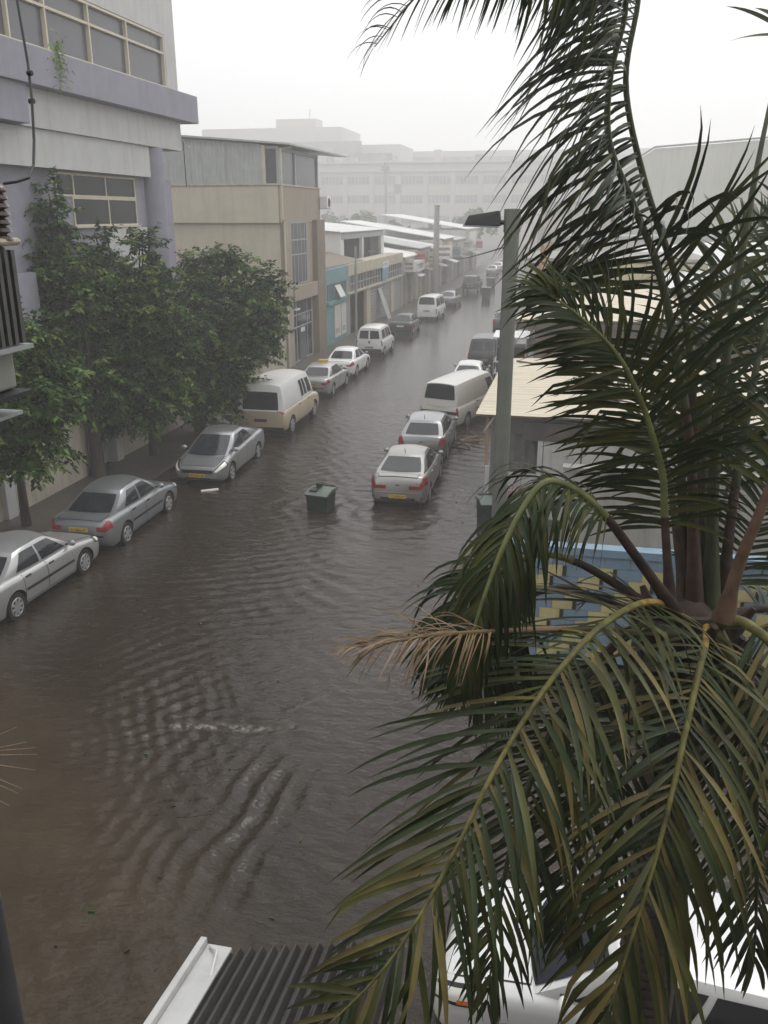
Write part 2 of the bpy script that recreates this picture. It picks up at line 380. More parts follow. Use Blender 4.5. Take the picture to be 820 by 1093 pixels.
# pavement on the left with kerb, just out of the water
pvm = mat('wet_pavement', (0.075, 0.066, 0.056), 0.45, var=0.25, bump=0.3, scale=2)
p = MB(); p.box(-15.2, -13.1, 4, 46.5, -0.3, 0.035, pvm); p.box(-13.1, -12.93, 4, 46.5, -0.3, 0.012, pvm)
p.box(-15.3, -13.1, 46.6, 180, -0.3, 0.03, pvm); p.box(-13.1, -12.93, 46.6, 180, -0.3, 0.012, pvm)
po = p.build('pavement'); po['kind'] = 'structure'
lt_ = MB(); lrng = random.Random(9)
for k in range(60):
    x_, y_ = lrng.uniform(-10, -2), 7 + 26 * lrng.random() ** 1.5; a_ = lrng.uniform(0, 3.1); l_ = lrng.uniform(.015, .05); w_ = lrng.uniform(.008, .03)
    dx_, dy_ = cs(a_) * l_, sn(a_) * l_
    lt_.hexa([(x_ - dx_ + dy_ * w_ / l_, y_ - dy_ - dx_ * w_ / l_, .0), (x_ + dx_, y_ + dy_, .0), (x_ + dx_ - dy_ * w_ / l_, y_ + dy_ + dx_ * w_ / l_, .0), (x_ - dx_, y_ - dy_, .0), (x_ - dx_ + dy_ * w_ / l_, y_ - dy_ - dx_ * w_ / l_, .03), (x_ + dx_, y_ + dy_, .03), (x_ + dx_ - dy_ * w_ / l_, y_ + dy_ + dx_ * w_ / l_, .03), (x_ - dx_, y_ - dy_, .03)], lrng.choice((leafB, bark, palmdry, bark)))
lo_ = lt_.build('floating_litter'); lo_['kind'] = 'stuff'
# ------------------------------------------------------------------ vehicles
RK = [(0, 0), (.78, 0), (.92, .03), (.965, .12), (.985, .28), (1, .46), (1, .62), (.985, .79), (.955, .91), (.885, .975), (.7, 1.0), (.35, 1.02), (0, 1.025)]
def lerp(a, b, t): return a + (b - a) * t
def interp(tab, x):
    if x <= tab[0][0]: return tab[0][1]
    for (a, p), (b_, q) in zip(tab, tab[1:]):
        if x <= b_:
            t = (x - a) / (b_ - a); return lerp(p, q, t)
    return tab[-1][1]
class Car:
    def __init__(s, S):
        s.S = S; s.L = S['L']; s.W = S['W']; s.H = S['H']
        s.wf, s.wr = S['wheels']; s.r = S.get('r', .31); s.zb0 = S.get('zb', .19)
        s.wbase = S.get('wbase', .885) * s.W / 2; s.wroof = S.get('wroof', .66) * s.W / 2
        s.nose = S.get('nose', .78); s.tail = S.get('tail', .84); s.rn = S.get('rn', .5); s.rt_ = S.get('rt', .35)
        s.fb = S.get('fb', .16); s.rb = S.get('rb', .10); s.crown = S.get('crown', .045); s.bulge = S.get('bulge', .03)
    def zt(s, x): return interp(s.S['top'], x)
    def zb(s, x):
        e = 0
        if x < .25: e = .13 * (1 - x / .25) ** 1.6
        if x > s.L - .3: e = .17 * ((x - s.L + .3) / .3) ** 1.6
        return s.zb0 + e
    def w(s, x):
        k = 1.0
        if x < s.rn: k = s.nose + (1 - s.nose) * (1 - (1 - x / s.rn) ** 2.6) ** .62
        if x > s.L - s.rt_: t = (s.L - x) / s.rt_; k = s.tail + (1 - s.tail) * (1 - (1 - t) ** 2.6) ** .62
        return k * s.W / 2
    def B(s, x, k, side):
        i = min(int(k), len(RK) - 2); t = k - i
        yf = lerp(RK[i][0], RK[i + 1][0], t); zf = lerp(RK[i][1], RK[i + 1][1], t)
        zb, zt = s.zb(x), s.zt(x)
        return Vector((s.L / 2 - x, side * yf * s.w(x), zb + (zt - zb) * zf))
    def Bn(s, x, k, side, off):
        e = .01; x1 = min(x + e, s.L); x0 = max(x - e, 0)
        du = s.B(x1, k, side) - s.B(x0, k, side); dv = s.B(x, min(k + .05, 11.9), side) - s.B(x, max(k - .05, 0), side)
        n = du.cross(dv)
        n = n.normalized() if n.length > 1e-9 else Vector((0, side, 0))
        c = s.B(x, k, side)
        if n.dot(Vector((c.x * .05, c.y, (c.z - .55) * .6))) < 0: n = -n
        return c + n * off
    # greenhouse -------------------------------------------------------
    def zroof(s, u): return s.H - s.crown - s.S.get('droop_f', .05) * max(0, (.35 - u) / .35) ** 2 - s.S.get('droop_r', .05) * max(0, (u - .6) / .4) ** 2
    def G(s, u, v, side):
        S = s.S; xb = lerp(S['xc'], S['xrb'], u); xt = lerp(S['xrf'], S['xrr'], u)
        zb = s.zt(xb) - .015; z = lerp(zb, s.zroof(u), v)
        yb = s.wbase * (1 - S.get('tap_f', .07) * (1 - u) ** 4 - S.get('tap_r', .07) * u ** 4)
        yb = min(yb, s.w(xb) * .97)
        yt = s.wroof * (1 - S.get('tap_f', .07) * (1 - u) ** 4 - S.get('tap_r', .07) * u ** 4)
        y = lerp(yb, yt, v) + s.bulge * sn(PI * v) + (-.02 if v > .97 else 0)
        return Vector((s.L / 2 - lerp(xb, xt, v), side * y, z))
    def fr(s, q, v, rear):   # windshield / rear window; q in -1..1
        e = s.G(1.0 if rear else 0.0, v, 1 if q >= 0 else -1)
        b = (s.rb if rear else s.fb) * (1 - q * q) * (1 - .35 * v)
        z = e.z + (s.crown * (1 - q * q) if v > .999 else s.crown * (1 - q * q) * v ** 3)
        return Vector((e.x + (-b if rear else b), abs(q) * e.y, z))
    def roof(s, u, q):
        e = s.G(u, 1.0, 1 if q >= 0 else -1); e0 = s.fr(q, 1, False); e1 = s.fr(q, 1, True)
        c0 = s.G(0, 1, 1); c1 = s.G(1, 1, 1); t = (e.x - c0.x) / (c1.x - c0.x)
        return Vector((lerp(e0.x, e1.x, t), abs(q) * e.y, e.z + s.crown * (1 - q * q)))
    def lower_mesh(s, m_body, m_arch):
        xs = [0, .015, .04, .08, .14, .2, .28, .38] + [.5 + i * (s.L - 1.0) / 22 for i in range(23)] + [s.L - .38, s.L - .28, s.L - .2, s.L - .14, s.L - .08, s.L - .04, s.L - .015, s.L]
        xs = sorted(set(round(x, 4) for x in xs)); mb = MB(); nk = len(RK); ring = 2 * nk - 2
        vs = []; fs = []
        for x in xs:
            for k in range(nk): vs.append(s.B(x, k, -1))
            for k in range(nk - 2, 0, -1): vs.append(s.B(x, k, 1))
        for i in range(len(xs) - 1):
            for k in range(ring):
                k2 = (k + 1) % ring; fs.append((i * ring + k, i * ring + k2, (i + 1) * ring + k2, (i + 1) * ring + k))
        fs.append(tuple(range(ring - 1, -1, -1))); o = (len(xs) - 1) * ring; fs.append(tuple(o + k for k in range(ring)))
        mb.add(vs, fs, m_body); mb.slot(m_arch)
        ob = mb.build('tmp_body'); bm = bmesh.new(); bm.from_mesh(ob.data); bmesh.ops.recalc_face_normals(bm, faces=bm.faces); bm.to_mesh(ob.data); bm.free()
        cut = MB()
        R = s.r + .065
        for xw in (s.wf, s.wr):
            for sd in (-1, 1):
                y0, y1 = sd * (s.W / 2 - .30), sd * (s.W / 2 + .1)
                a, b_ = (y0, y1) if y0 < y1 else (y1, y0)
                n = 28
                vs = [(s.L / 2 - xw + R * cs(2 * PI * k / n), yy, s.r + R * sn(2 * PI * k / n)) for yy in (a, b_) for k in range(n)]
                fs = [(k, n + k, n + (k + 1) % n, (k + 1) % n) for k in range(n)] + [tuple(range(n)), tuple(range(2 * n - 1, n - 1, -1))]
                cut.add(vs, fs, m_arch)
        co_ = cut.build('tmp_cut'); bm = bmesh.new(); bm.from_mesh(co_.data); bmesh.ops.recalc_face_normals(bm, faces=bm.faces); bm.to_mesh(co_.data); bm.free()
        md = ob.modifiers.new('b', 'BOOLEAN'); md.object = co_; md.operation = 'DIFFERENCE'; md.solver = 'EXACT'
        dg = bpy.context.evaluated_depsgraph_get(); dg.update()
        me = bpy.data.meshes.new_from_object(ob.evaluated_get(dg))
        vs = [v.co.copy() for v in me.vertices]; fb_, fa_ = [], []
        for p_ in me.polygons:
            c = p_.center; inside = False
            for xw in (s.wf, s.wr):
                if abs(c.y) < s.W / 2 - .02 and abs(c.y) > s.W / 2 - .32 and math.hypot(c.x - (s.L / 2 - xw), c.z - s.r) < R + .004 and (abs(p_.normal.y) > .95 or math.hypot(c.x - (s.L / 2 - xw), c.z - s.r) > R - .03):
                    if not (abs(p_.normal.y) > .9 and abs(c.y) > s.W / 2 - .2): inside = True
            (fa_ if inside else fb_).append(tuple(p_.vertices))
        bpy.data.objects.remove(ob); bpy.data.objects.remove(co_); bpy.data.meshes.remove(me)
        out = MB(); out.add(vs, fb_, m_body)
        k = out.slot(m_arch); out.f += fa_; out.m += [k] * len(fa_)
        return out

plate_no = ['34-716-82', '85-029-62', '61-283-47', '72-450-18']
def make_car(S, name, label, cat, x, y, heading, z=-0.05, group=None, front=True, detail=2):
    """heading in degrees: 90 = facing +Y.  x, y = middle of the car."""
    c = Car(S); L, W_, Hh = c.L, c.W, c.H
    t = thing(name, label, cat, (x, y, z), math.radians(heading), group)
    pm = S['paint']; up = S.get('paint_up', pm)
    body = c.lower_mesh(pm, black)
    for sd in (-1, 1):
        body.grid(lambda u, v: c.G(u, v, sd), 20, 10, up, flip=(sd == 1))
    body.grid(lambda q, v: c.fr(q * 2 - 1, v, False), 12, 10, up)
    body.grid(lambda q, v: c.fr(q * 2 - 1, v, True), 12, 10, up, flip=True)
    body.grid(lambda u, q: c.roof(u, q * 2 - 1), 20, 12, S.get('paint_roof', up), flip=False)
    body.build('body', t, smooth=38)
    # glass ------------------------------------------------------------
    def pane(name_, fn, nu, nv, m=glass, flip=False, parent=t):
        mb = MB(); mb.grid(fn, nu, nv, m, flip=flip); return mb.build(name_, parent, smooth=60)
    if S.get('windshield', True):
        pane('windshield', lambda q, v: c.fr((q * 2 - 1) * .90, .05 + .86 * v, False) + Vector((.008, 0, .006)), 12, 6)
    if S.get('rear_window', True) is True:
        a = S.get('rw', (.86, .10, .86)); pane('rear_window', lambda q, v: c.fr((q * 2 - 1) * a[0], a[1] + (a[2] - a[1]) * v, True) + Vector((-.009, 0, .006)), 12, 6)
    elif S['rear_window'] == 'split':
        for q0, q1 in ((-.82, -.07), (.07, .82)):
            pane('rear_window', lambda q, v: c.fr(q0 + (q1 - q0) * q, .14 + .66 * v, True) + Vector((-.009, 0, .004)), 6, 5)
    for sd in (-1, 1):
        for (u0, u1, v0, v1) in S['side_windows']:
            pane('side_window', lambda u, v: c.G(u0 + (u1 - u0) * u, v0 + (v1 - v0) * v, sd) + Vector((0, sd * .007, .002)), 8, 6)
    # doors ------------------------------------------------------------
    if detail > 1:
        for sd in (-1, 1):
            for (d0, d1) in S['doors']:
                mb = MB()
                K0, K1 = S.get('dk', (3.2, 9.3))
                mb.grid(lambda u, v: c.Bn(d0 - .012 + (d1 - d0 + .024) * u, K0 - .12 + (K1 - K0 + .24) * v, sd, .002), 8, 10, black)
                mb.grid(lambda u, v: c.Bn(d0 + (d1 - d0) * u, K0 + (K1 - K0) * v, sd, .006), 8, 10, pm)
                dr = mb.build('door', t, smooth=50)
                hx = d1 - .16; hb = MB(); q = c.Bn(hx, 7.6, sd, .015)
                hb.box(q.x - .09, q.x + .09, q.y - .014, q.y + .014, q.z - .02, q.z + .02, S.get('handle', black))
                hb.build('handle', dr, bevel=.008)
        for nm_, xa, xb in (('bonnet', .14, S['xc'] - .05), ('boot_lid', S['xrb'] + .07, L - .09)):
            if xb - xa < .2: continue
            mb = MB()
            for sd in (-1, 1):
                mb.grid(lambda u, v: c.Bn(xa - .012 + (xb - xa + .024) * u, 9.75 + 2.24 * v, sd, .002), 8, 8, black)
                mb.grid(lambda u, v: c.Bn(xa + (xb - xa) * u, 9.88 + 2.11 * v, sd, .006), 8, 8, pm)
            mb.build(nm_, t, smooth=50)
        if S.get('mould'):
            for sd in (-1, 1):
                mb = MB(); a, b_ = S['mould']; mb.grid(lambda u, v: c.Bn(a + (b_ - a) * u, 5.0 + .55 * v, sd, .016), 10, 2, black); mb.build('side_moulding', t, smooth=60)
    # lights, grille, bumper strips, plates ------------------------------
    for sd in (-1, 1):
        for (nm, x0, x1, k0, k1, m) in S['lamps']:
            if nm == 'headlight' and detail > 1:
                mb = MB(); mb.grid(lambda u, v: c.Bn(x0 + (x1 + .06 - x0) * u, k0 - .4 + (k1 - k0 + .8) * v, sd, .008), 8, 5, black); mb.build('headlight_surround', t, smooth=60)
            if detail < 1 and nm == 'headlight': continue
            mb = MB()
            X0, X1 = (x0, x1) if nm != 'taillight' and nm != 'reflector' else (L - x1, L - x0)
            mb.grid(lambda u, v: c.Bn(X0 + (X1 - X0) * u, k0 + (k1 - k0) * v, sd, .012), 8, 5, m)
            if nm == 'taillight' and x0 <= 0.001 and S.get('tail_in'):
                zz0, zz1 = c.B(L, k0, 1).z, c.B(L, k1, 1).z; yy = c.w(L) * .985; yi = S['tail_in'] * W_ / 2
                mb.box(-L / 2 - .012, -L / 2 + .01, sd * yi, sd * yy, zz0 + .01, zz1 - .005, m)
            mb.build(nm, t, smooth=60)
    for (nm, x, y0, y1, z0, z1, m) in S.get('blocks', []):   # on the nose (x<.5L) or tail
        mb = MB(); xx = L / 2 - x
        mb.box(xx - .012, xx + .012, y0, y1, z0, z1, m); mb.build(nm, t, bevel=.006)
    for end in ('front', 'rear'):
        pz = S.get('plate_' + end)
        if pz and detail > 0:
            xx = L / 2 + .02 if end == 'front' else -L / 2 - .02
            mb = MB(); mb.box(xx - .006, xx + .006, -.26, .26, pz - .058, pz + .058, S.get('plate_m', plate_y)); pl = mb.build('number_plate', t, bevel=.004)
            if detail > 1:
                lettering(plate_no[hash(label) % 4 if False else len(label) % 4], .10, black, 'lettering', pl, (xx + (.0085 if end == 'front' else -.0085), 0, pz - .036), (PI / 2, 0, PI / 2 if end == 'front' else -PI / 2))
    # wheels -------------------------------------------------------------
    if S.get('wheel_parts', True):
        for xw in (c.wf, c.wr):
            for sd in (-1, 1):
                r = c.r; yo = sd * (W_ / 2 - .012); yi = sd * (W_ / 2 - .20); xx = L / 2 - xw
                wm_ = MB(); wm_.lathe([(r * .55, yi), (r * .93, yi), (r, yi + sd * .03), (r, yo - sd * .03), (r * .95, yo), (r * .70, yo), (r * .66, yo - sd * .015)], rubber, 28, 'y', (xx, 0, r))
                wh = wm_.build('wheel', t, smooth=40)
                rm = MB(); rr = r * .68
                rm.lathe([(rr, yo - sd * .012), (rr * .93, yo + sd * .002), (rr * .86, yo - sd * .01)], alloy, 28, 'y', (xx, 0, r))
                rm.lathe([(rr * .88, yo - sd * .055), (0.001, yo - sd * .055)], black, 20, 'y', (xx, 0, r))
                rm.lathe([(rr * .30, yo - sd * .03), (rr * .26, yo + sd * .004), (.001, yo + sd * .006)], alloy, 16, 'y', (xx, 0, r))
                ns = S.get('spokes', 7)
                for k in range(ns):
                    a = 2 * PI * k / ns + .2
                    p0 = Vector((xx + rr * .22 * cs(a), yo - sd * .008, r + rr * .22 * sn(a))); p1 = Vector((xx + rr * .9 * cs(a), yo - sd * .008, r + rr * .9 * sn(a)))
                    ww = rr * S.get('spoke_w', .2); tn = Vector((-sn(a), 0, cs(a))) * ww / 2; dp = Vector((0, sd * .01, 0))
                    rm.hexa([p0 - tn - dp, p0 + tn - dp, p1 + tn * 1.3 - dp, p1 - tn * 1.3 - dp, p0 - tn + dp, p0 + tn + dp, p1 + tn * 1.3 + dp, p1 - tn * 1.3 + dp], alloy)
                rm.build('rim', wh, smooth=35)
    # mirrors ---------------------------------------------------------------
    if detail > 0:
        for sd in (-1, 1):
            g0 = c.G(.06, .12, sd); mb = MB(); mx_ = S.get('mirror', pm)
            cx_, cy_, cz_ = g0.x - .02, g0.y + sd * .17, g0.z + .06
            mb.grid(lambda u, v: Vector((cx_ + .055 * sn(PI * v) * cs(2 * PI * u), cy_ + .105 * cs(PI * v), cz_ + .075 * sn(PI * v) * sn(2 * PI * u))), 12, 8, mx_)
            mb.bar((g0.x, g0.y - sd * .02, g0.z), (cx_, cy_ - sd * .05, cz_ - .02), .05, .03, black)
            mb.build('mirror', t, smooth=50)
    if S.get('antenna'):
        mb = MB(); q = c.roof(.9, 0.02); mb.tube([q, q + Vector((-.08, 0, .16))], [.012, .006], black, 6); mb.build('antenna', t)
    return t

silver = paint('silver_paint', (0.33, 0.335, 0.345), 0.6, 0.30); silver2 = paint('bright_silver_paint', (0.44, 0.44, 0.44), 0.55, 0.30)
grey_p = paint('grey_metallic_paint', (0.28, 0.29, 0.30), 0.6, 0.32); champagne = paint('champagne_paint', (0.36, 0.35, 0.33), 0.55, 0.3)
white_p = paint('white_paint', (0.80, 0.80, 0.79), 0.0, 0.3); tan_p = paint('tan_paint', (0.48, 0.40, 0.28), 0.0, 0.4); offwhite = paint('off_white_paint', (0.66, 0.64, 0.58), 0.0, 0.35)
dkgrey = paint('dark_grey_paint', (0.09, 0.095, 0.10), 0.3, 0.35); blk_p = paint('black_paint', (0.02, 0.022, 0.024), 0.1, 0.3); dgreen = paint('dark_green_paint', (0.02, 0.035, 0.032), 0.2, 0.3)

SEDAN = dict(L=4.38, W=1.70, H=1.42, top=[(0, .60), (.05, .67), (.14, .72), (.4, .78), (1.15, .90), (2.2, .92), (3.6, .96), (4.1, .965), (4.26, .95), (4.34, .88), (4.38, .80)], xc=1.10, xrf=1.82, xrr=2.98, xrb=3.66,
    wheels=(.84, 3.45), doors=((1.32, 2.28), (2.31, 3.12)), side_windows=((.10, .475, .10, .86), (.515, .84, .10, .86)), paint=silver, mould=(1.3, 3.1),
    lamps=(('headlight', .015, .30, 7.3, 9.0, clearlens), ('taillight', 0, .26, 6.6, 8.7, redlens)), tail_in=.56,
    blocks=(('grille', 0, -.32, .32, .50, .60, black), ('bumper_strip', 4.385, -.60, .60, .50, .53, black)), plate_front=.40, plate_rear=.70, mirror=silver)
def S_(base, **k): d = dict(base); d.update(k); return d
CAR1 = S_(SEDAN, paint=silver2, handle=black, spokes=8, spoke_w=.26)
CAR2 = S_(SEDAN, paint=grey_p, H=1.43, xrr=3.02, xrb=3.84, spokes=6, spoke_w=.3, side_windows=((.10, .46, .10, .86), (.50, .80, .10, .84)), lamps=(('headlight', .015, .34, 7.2, 9.0, clearlens), ('taillight', 0, .20, 6.4, 9.0, redlens)), tail_in=.58,
    blocks=(('grille', 0, -.3, .3, .5, .6, black), ('bumper_strip', 4.385, -.66, .66, .52, .57, black)), handle=black)
CIVIC = dict(L=4.48, W=1.75, H=1.43, top=[(0, .56), (.05, .63), (.16, .70), (.45, .78), (1.0, .90), (2.2, .94), (3.8, 1.0), (4.25, 1.0), (4.4, .95), (4.48, .84)], xc=.86, xrf=1.98, xrr=2.95, xrb=3.95, nose=.74, rn=.7,
    wheels=(.88, 3.58), doors=((1.35, 2.38), (2.41, 3.25)), side_windows=((.13, .46, .08, .84), (.49, .76, .08, .84)), paint=silver, fb=.22, handle=silver2, spokes=5, spoke_w=.24,
    lamps=(('headlight', .0, .44, 7.3, 9.0, clearlens), ('taillight', 0, .26, 6.8, 8.9, redlens)), tail_in=.55,
    blocks=(('grille', 0, -.52, .52, .475, .59, black), ('bumper_grille', 0.0, -.42, .42, .285, .325, black)), plate_front=.41, plate_rear=.72, mirror=silver2)
RIO = dict(L=4.37, W=1.72, H=1.455, top=[(0, .60), (.05, .68), (.16, .74), (.45, .82), (1.0, .93), (2.2, .97), (3.7, 1.05), (4.15, 1.075), (4.27, 1.06), (4.33, .96), (4.37, .84)], xc=.98, xrf=1.85, xrr=2.95, xrb=3.95, nose=.76, tail=.80, rt=.6,
    wheels=(.86, 3.43), doors=((1.3, 2.3), (2.33, 3.15)), side_windows=((.12, .47, .08, .84), (.505, .80, .08, .82)), paint=champagne, handle=champagne, spokes=5, spoke_w=.24, rb=.14, wroof=.68, wbase=.90,
    lamps=(('headlight', .015, .40, 7.3, 9.0, clearlens), ('taillight', 0, .40, 6.3, 8.3, redlens), ('reflector', 0, .06, 3.2, 3.6, redlens)), tail_in=.40, rw=(.86, .16, .90),
    blocks=(('grille', 0, -.4, .4, .55, .62, black), ('lower_valance', 4.376, -.52, .52, .36, .44, black), ('badge', 4.378, -.06, .06, .80, .835, black), ('bumper_lip', 4.38, -.66, .66, .575, .60, champagne)), plate_front=.42, plate_rear=.47, antenna=True, mirror=champagne)
HATCH = dict(L=4.10, W=1.76, H=1.48, top=[(0, .62), (.05, .70), (.16, .76), (.45, .82), (1.0, .95), (2.2, .98), (3.6, 1.02), (3.95, 1.02), (4.06, .98), (4.10, .86)], xc=.95, xrf=1.80, xrr=3.30, xrb=3.92, nose=.76, tail=.84, rt=.5,
    wheels=(.84, 3.42), doors=((1.3, 2.3), (2.33, 3.1)), side_windows=((.12, .46, .08, .84), (.495, .74, .08, .84), (.77, .90, .2, .8)), paint=silver, handle=silver, rb=.12, wroof=.70, wbase=.90, rw=(.80, .10, .84),
    lamps=(('headlight', .015, .40, 7.3, 9.0, clearlens), ('taillight', 0, .12, 6.0, 9.2, redlens)), tail_in=.70, blocks=(('bumper_strip', 4.106, -.70, .70, .48, .54, black), ('badge', 4.108, -.05, .05, .80, .83, black)), plate_rear=.66, antenna=True, mirror=silver)
HATCH_UP = True
EXPRESS = dict(L=5.05, W=1.98, H=2.16, top=[(0, .78), (.06, .92), (.16, .98), (.5, 1.06), (.95, 1.12), (2, 1.14), (4.9, 1.14), (5.0, 1.13), (5.05, 1.08)], xc=.72, xrf=1.36, xrr=4.88, xrb=5.02, nose=.82, tail=.92, rt=.25, zb=.30, r=.37, wroof=.80, wbase=.93, fb=.16, rb=.05, tap_r=.02, bulge=.04, droop_r=.03, crown=.07,
    wheels=(.92, 4.05), doors=((1.05, 1.9), (1.95, 3.2)), side_windows=((.06, .20, .12, .78), (.24, .32, .12, .82), (.345, .43, .12, .82)), paint=tan_p, paint_up=white_p, handle=black, spokes=6, spoke_w=.3, rw=(.80, .06, .74),
    lamps=(('headlight', .015, .2, 6.9, 8.6, clearlens), ('taillight', 0, .07, 7.4, 10.0, redlens)), blocks=(('rear_bumper', 5.07, -.92, .92, .34, .48, black), ('grille', 0, -.6, .6, .62, .82, black)), plate_rear=.74, plate_m=mat('red_brown_plate', (.10, .035, .03), .6, var=.3), mirror=black)
HIACE = dict(L=4.70, W=1.70, H=1.98, top=[(0, .86), (.04, .98), (.12, 1.02), (.4, 1.05), (2, 1.08), (4.55, 1.08), (4.66, 1.07), (4.70, 1.02)], xc=.22, xrf=.82, xrr=4.52, xrb=4.67, nose=.86, tail=.93, rn=.3, rt=.25, zb=.26, r=.32, wroof=.80, wbase=.935, fb=.10, rb=.05, tap_r=.02, tap_f=.03, bulge=.03, droop_r=.03, crown=.06,
    wheels=(.75, 3.6), doors=((.5, 1.35), (1.5, 2.75)), side_windows=((.05, .215, .10, .80),), paint=offwhite, handle=black, rw=(.86, .32, .96), spokes=6, spoke_w=.4, mould=(1.6, 2.7),
    lamps=(('headlight', .015, .12, 6.9, 8.8, clearlens), ('taillight', 0, .07, 4.2, 8.2, redlens)), blocks=(('rear_trim', 4.71, -.80, .80, .74, .86, black), ('rear_bumper', 4.72, -.78, .78, .34, .50, offwhite)), plate_rear=.60, plate_m=mat('worn_plate_yellow', (.35, .28, .12), .6, var=.3, scale=12), mirror=black)
KANGOO = dict(L=4.03, W=1.68, H=1.82, top=[(0, .64), (.05, .74), (.14, .80), (.4, .90), (.75, 1.02), (2, 1.06), (3.9, 1.08), (3.99, 1.07), (4.03, 1.0)], xc=.70, xrf=1.42, xrr=3.88, xrb=4.0, nose=.78, tail=.92, rt=.25, zb=.22, r=.30, wroof=.78, wbase=.93, rb=.05, tap_r=.02, crown=.05,
    wheels=(.78, 3.38), doors=((1.0, 1.85), (1.9, 2.75)), side_windows=((.10, .33, .10, .82), (.37, .60, .10, .82), (.65, .93, .10, .80)), paint=white_p, rear_window='split', handle=black,
    lamps=(('headlight', .015, .3, 7.2, 9.0, clearlens), ('taillight', 0, .06, 5.2, 8.6, redlens)), blocks=(('rear_bumper', 4.045, -.76, .76, .34, .52, black), ('door_handle', 4.04, -.05, .05, .86, 1.0, black)), plate_rear=.62, plate_m=mat('worn_plate', (.28, .25, .18), .6), mirror=black)
MINIVAN = S_(HIACE, L=4.6, H=1.96, paint=white_p, wheels=(.75, 3.5), xrr=4.42, xrb=4.57, top=[(0, .86), (.04, .98), (.12, 1.02), (.4, 1.05), (2, 1.08), (4.45, 1.08), (4.56, 1.07), (4.60, 1.02)], side_windows=((.05, .22, .10, .80), (.26, .52, .10, .82), (.56, .92, .10, .82)),
    lamps=(('taillight', 0, .07, 4.2, 8.2, redlens),), blocks=(('rear_bumper', 4.62, -.78, .78, .34, .50, white_p),), plate_rear=.80, mould=None)
GREYVAN = S_(KANGOO, L=4.25, W=1.80, H=1.86, paint=dkgrey, xrr=4.05, xrb=4.22, wheels=(.8, 3.5), top=[(0, .64), (.05, .74), (.14, .80), (.4, .90), (.75, 1.02), (2, 1.06), (4.1, 1.08), (4.21, 1.07), (4.25, 1.0)], blocks=(('rear_bumper', 4.265, -.8, .8, .34, .5, black),))
JEEP = dict(L=4.35, W=1.84, H=1.82, top=[(0, .78), (.05, .95), (.14, 1.0), (.5, 1.06), (1.3, 1.12), (2, 1.13), (4.2, 1.13), (4.31, 1.12), (4.35, 1.05)], xc=1.25, xrf=1.75, xrr=4.15, xrb=4.3, nose=.84, tail=.92, rt=.25, zb=.32, r=.37, wroof=.80, wbase=.93, rb=.05,
    wheels=(.85, 3.5), doors=((1.4, 2.3), (2.35, 3.2)), side_windows=((.06, .33, .1, .84), (.37, .62, .1, .84), (.66, .93, .1, .84)), paint=blk_p, lamps=(('taillight', 0, .07, 5.5, 8.6, redlens),), blocks=(('plate_frame', 4.36, -.28, .28, .62, .98, alu2), ('plate_inset', 4.374, -.22, .22, .67, .93, black)), mirror=black)
WSUV = dict(L=4.40, W=1.80, H=1.56, top=[(0, .66), (.05, .76), (.16, .83), (.5, .93), (1.15, 1.02), (2.2, 1.04), (3.9, 1.10), (4.25, 1.10), (4.36, 1.04), (4.40, .92)], xc=1.05, xrf=1.85, xrr=3.75, xrb=4.22, nose=.76, tail=.84, rt=.5,
    wheels=(.9, 3.55), doors=((1.35, 2.4), (2.43, 3.3)), side_windows=((.10, .44, .08, .84), (.475, .74, .08, .84), (.77, .93, .15, .8)), paint=white_p, handle=white_p, rb=.12, wroof=.72, wbase=.90, zb=.22,
    lamps=(('headlight', .015, .42, 7.2, 8.9, clearlens), ('indicator', .30, .44, 7.0, 7.5, orangelens), ('taillight', 0, .3, 6.5, 9, redlens)), tail_in=.6, blocks=(('grille', 0, -.45, .45, .5, .62, black),), plate_front=.40, plate_rear=.75, mirror=white_p)

GL, GR = 'cars parked along the left side of the flooded street', 'cars parked along the right side of the flooded street'
def rear_at(S, wy, wx, side, heading=90, **k):
    """place by the street-side rear wheel (world wx, wy) of a car facing +Y"""
    return wx + side * (S['W'] / 2), wy + (S['wheels'][1] - S['L'] / 2)
def put(S, name, label, cat, wx, wy, side=-1, rot=0.0, group=GL, **k):
    if k.pop('facing', 1) == 1:
        return make_car(S, name, label, cat, wx + side * S['W'] / 2, wy + S['wheels'][1] - S['L'] / 2, 90 + rot, group=group, **k)
    return make_car(S, name, label, cat, wx + side * S['W'] / 2, wy + S['L'] / 2 - S['wheels'][0], -90 + rot, group=group, **k)
put(CAR1, 'parked_car', 'light silver saloon nearest the camera on the left, tail cut off by the photo edge', 'car', -11.05, 14.9, rot=-2)
put(CAR2, 'parked_car', 'grey saloon with yellow rear plate parked between two silver saloons by the cream wall', 'car', -10.97, 19.5, rot=1)
put(CIVIC, 'parked_car', 'silver saloon facing the camera with raked windscreen and dark grille, beside the trees', 'car', -10.38, 25.5, facing=-1, rot=1.5)
put(EXPRESS, 'parked_van', 'two-tone cargo van, tan below and white above, parked under the last tree', 'van', -10.35, 32.1, rot=0)
tx = put(S_(SEDAN, paint=silver2, mould=None), 'taxi_car', 'silver taxi saloon with small yellow roof sign just ahead of the tan van', 'taxi', -10.75, 39.9)
mb = MB(); mb.box(-.13, .13, -.22, .22, 1.40, 1.54, mat('taxi_yellow', (0.72, 0.42, 0.04), 0.4)); mb.build('roof_sign', tx, bevel=.02)
put(S_(SEDAN, paint=white_p, mould=None, handle=white_p, H=1.44), 'parked_car', 'white saloon parked behind the small white window van by the teal shop', 'car', -10.85, 45.2, detail=2)
put(KANGOO, 'parked_van', 'small white window van with twin rear windows and black bumper by the teal shop', 'van', -10.85, 52.5, detail=1)
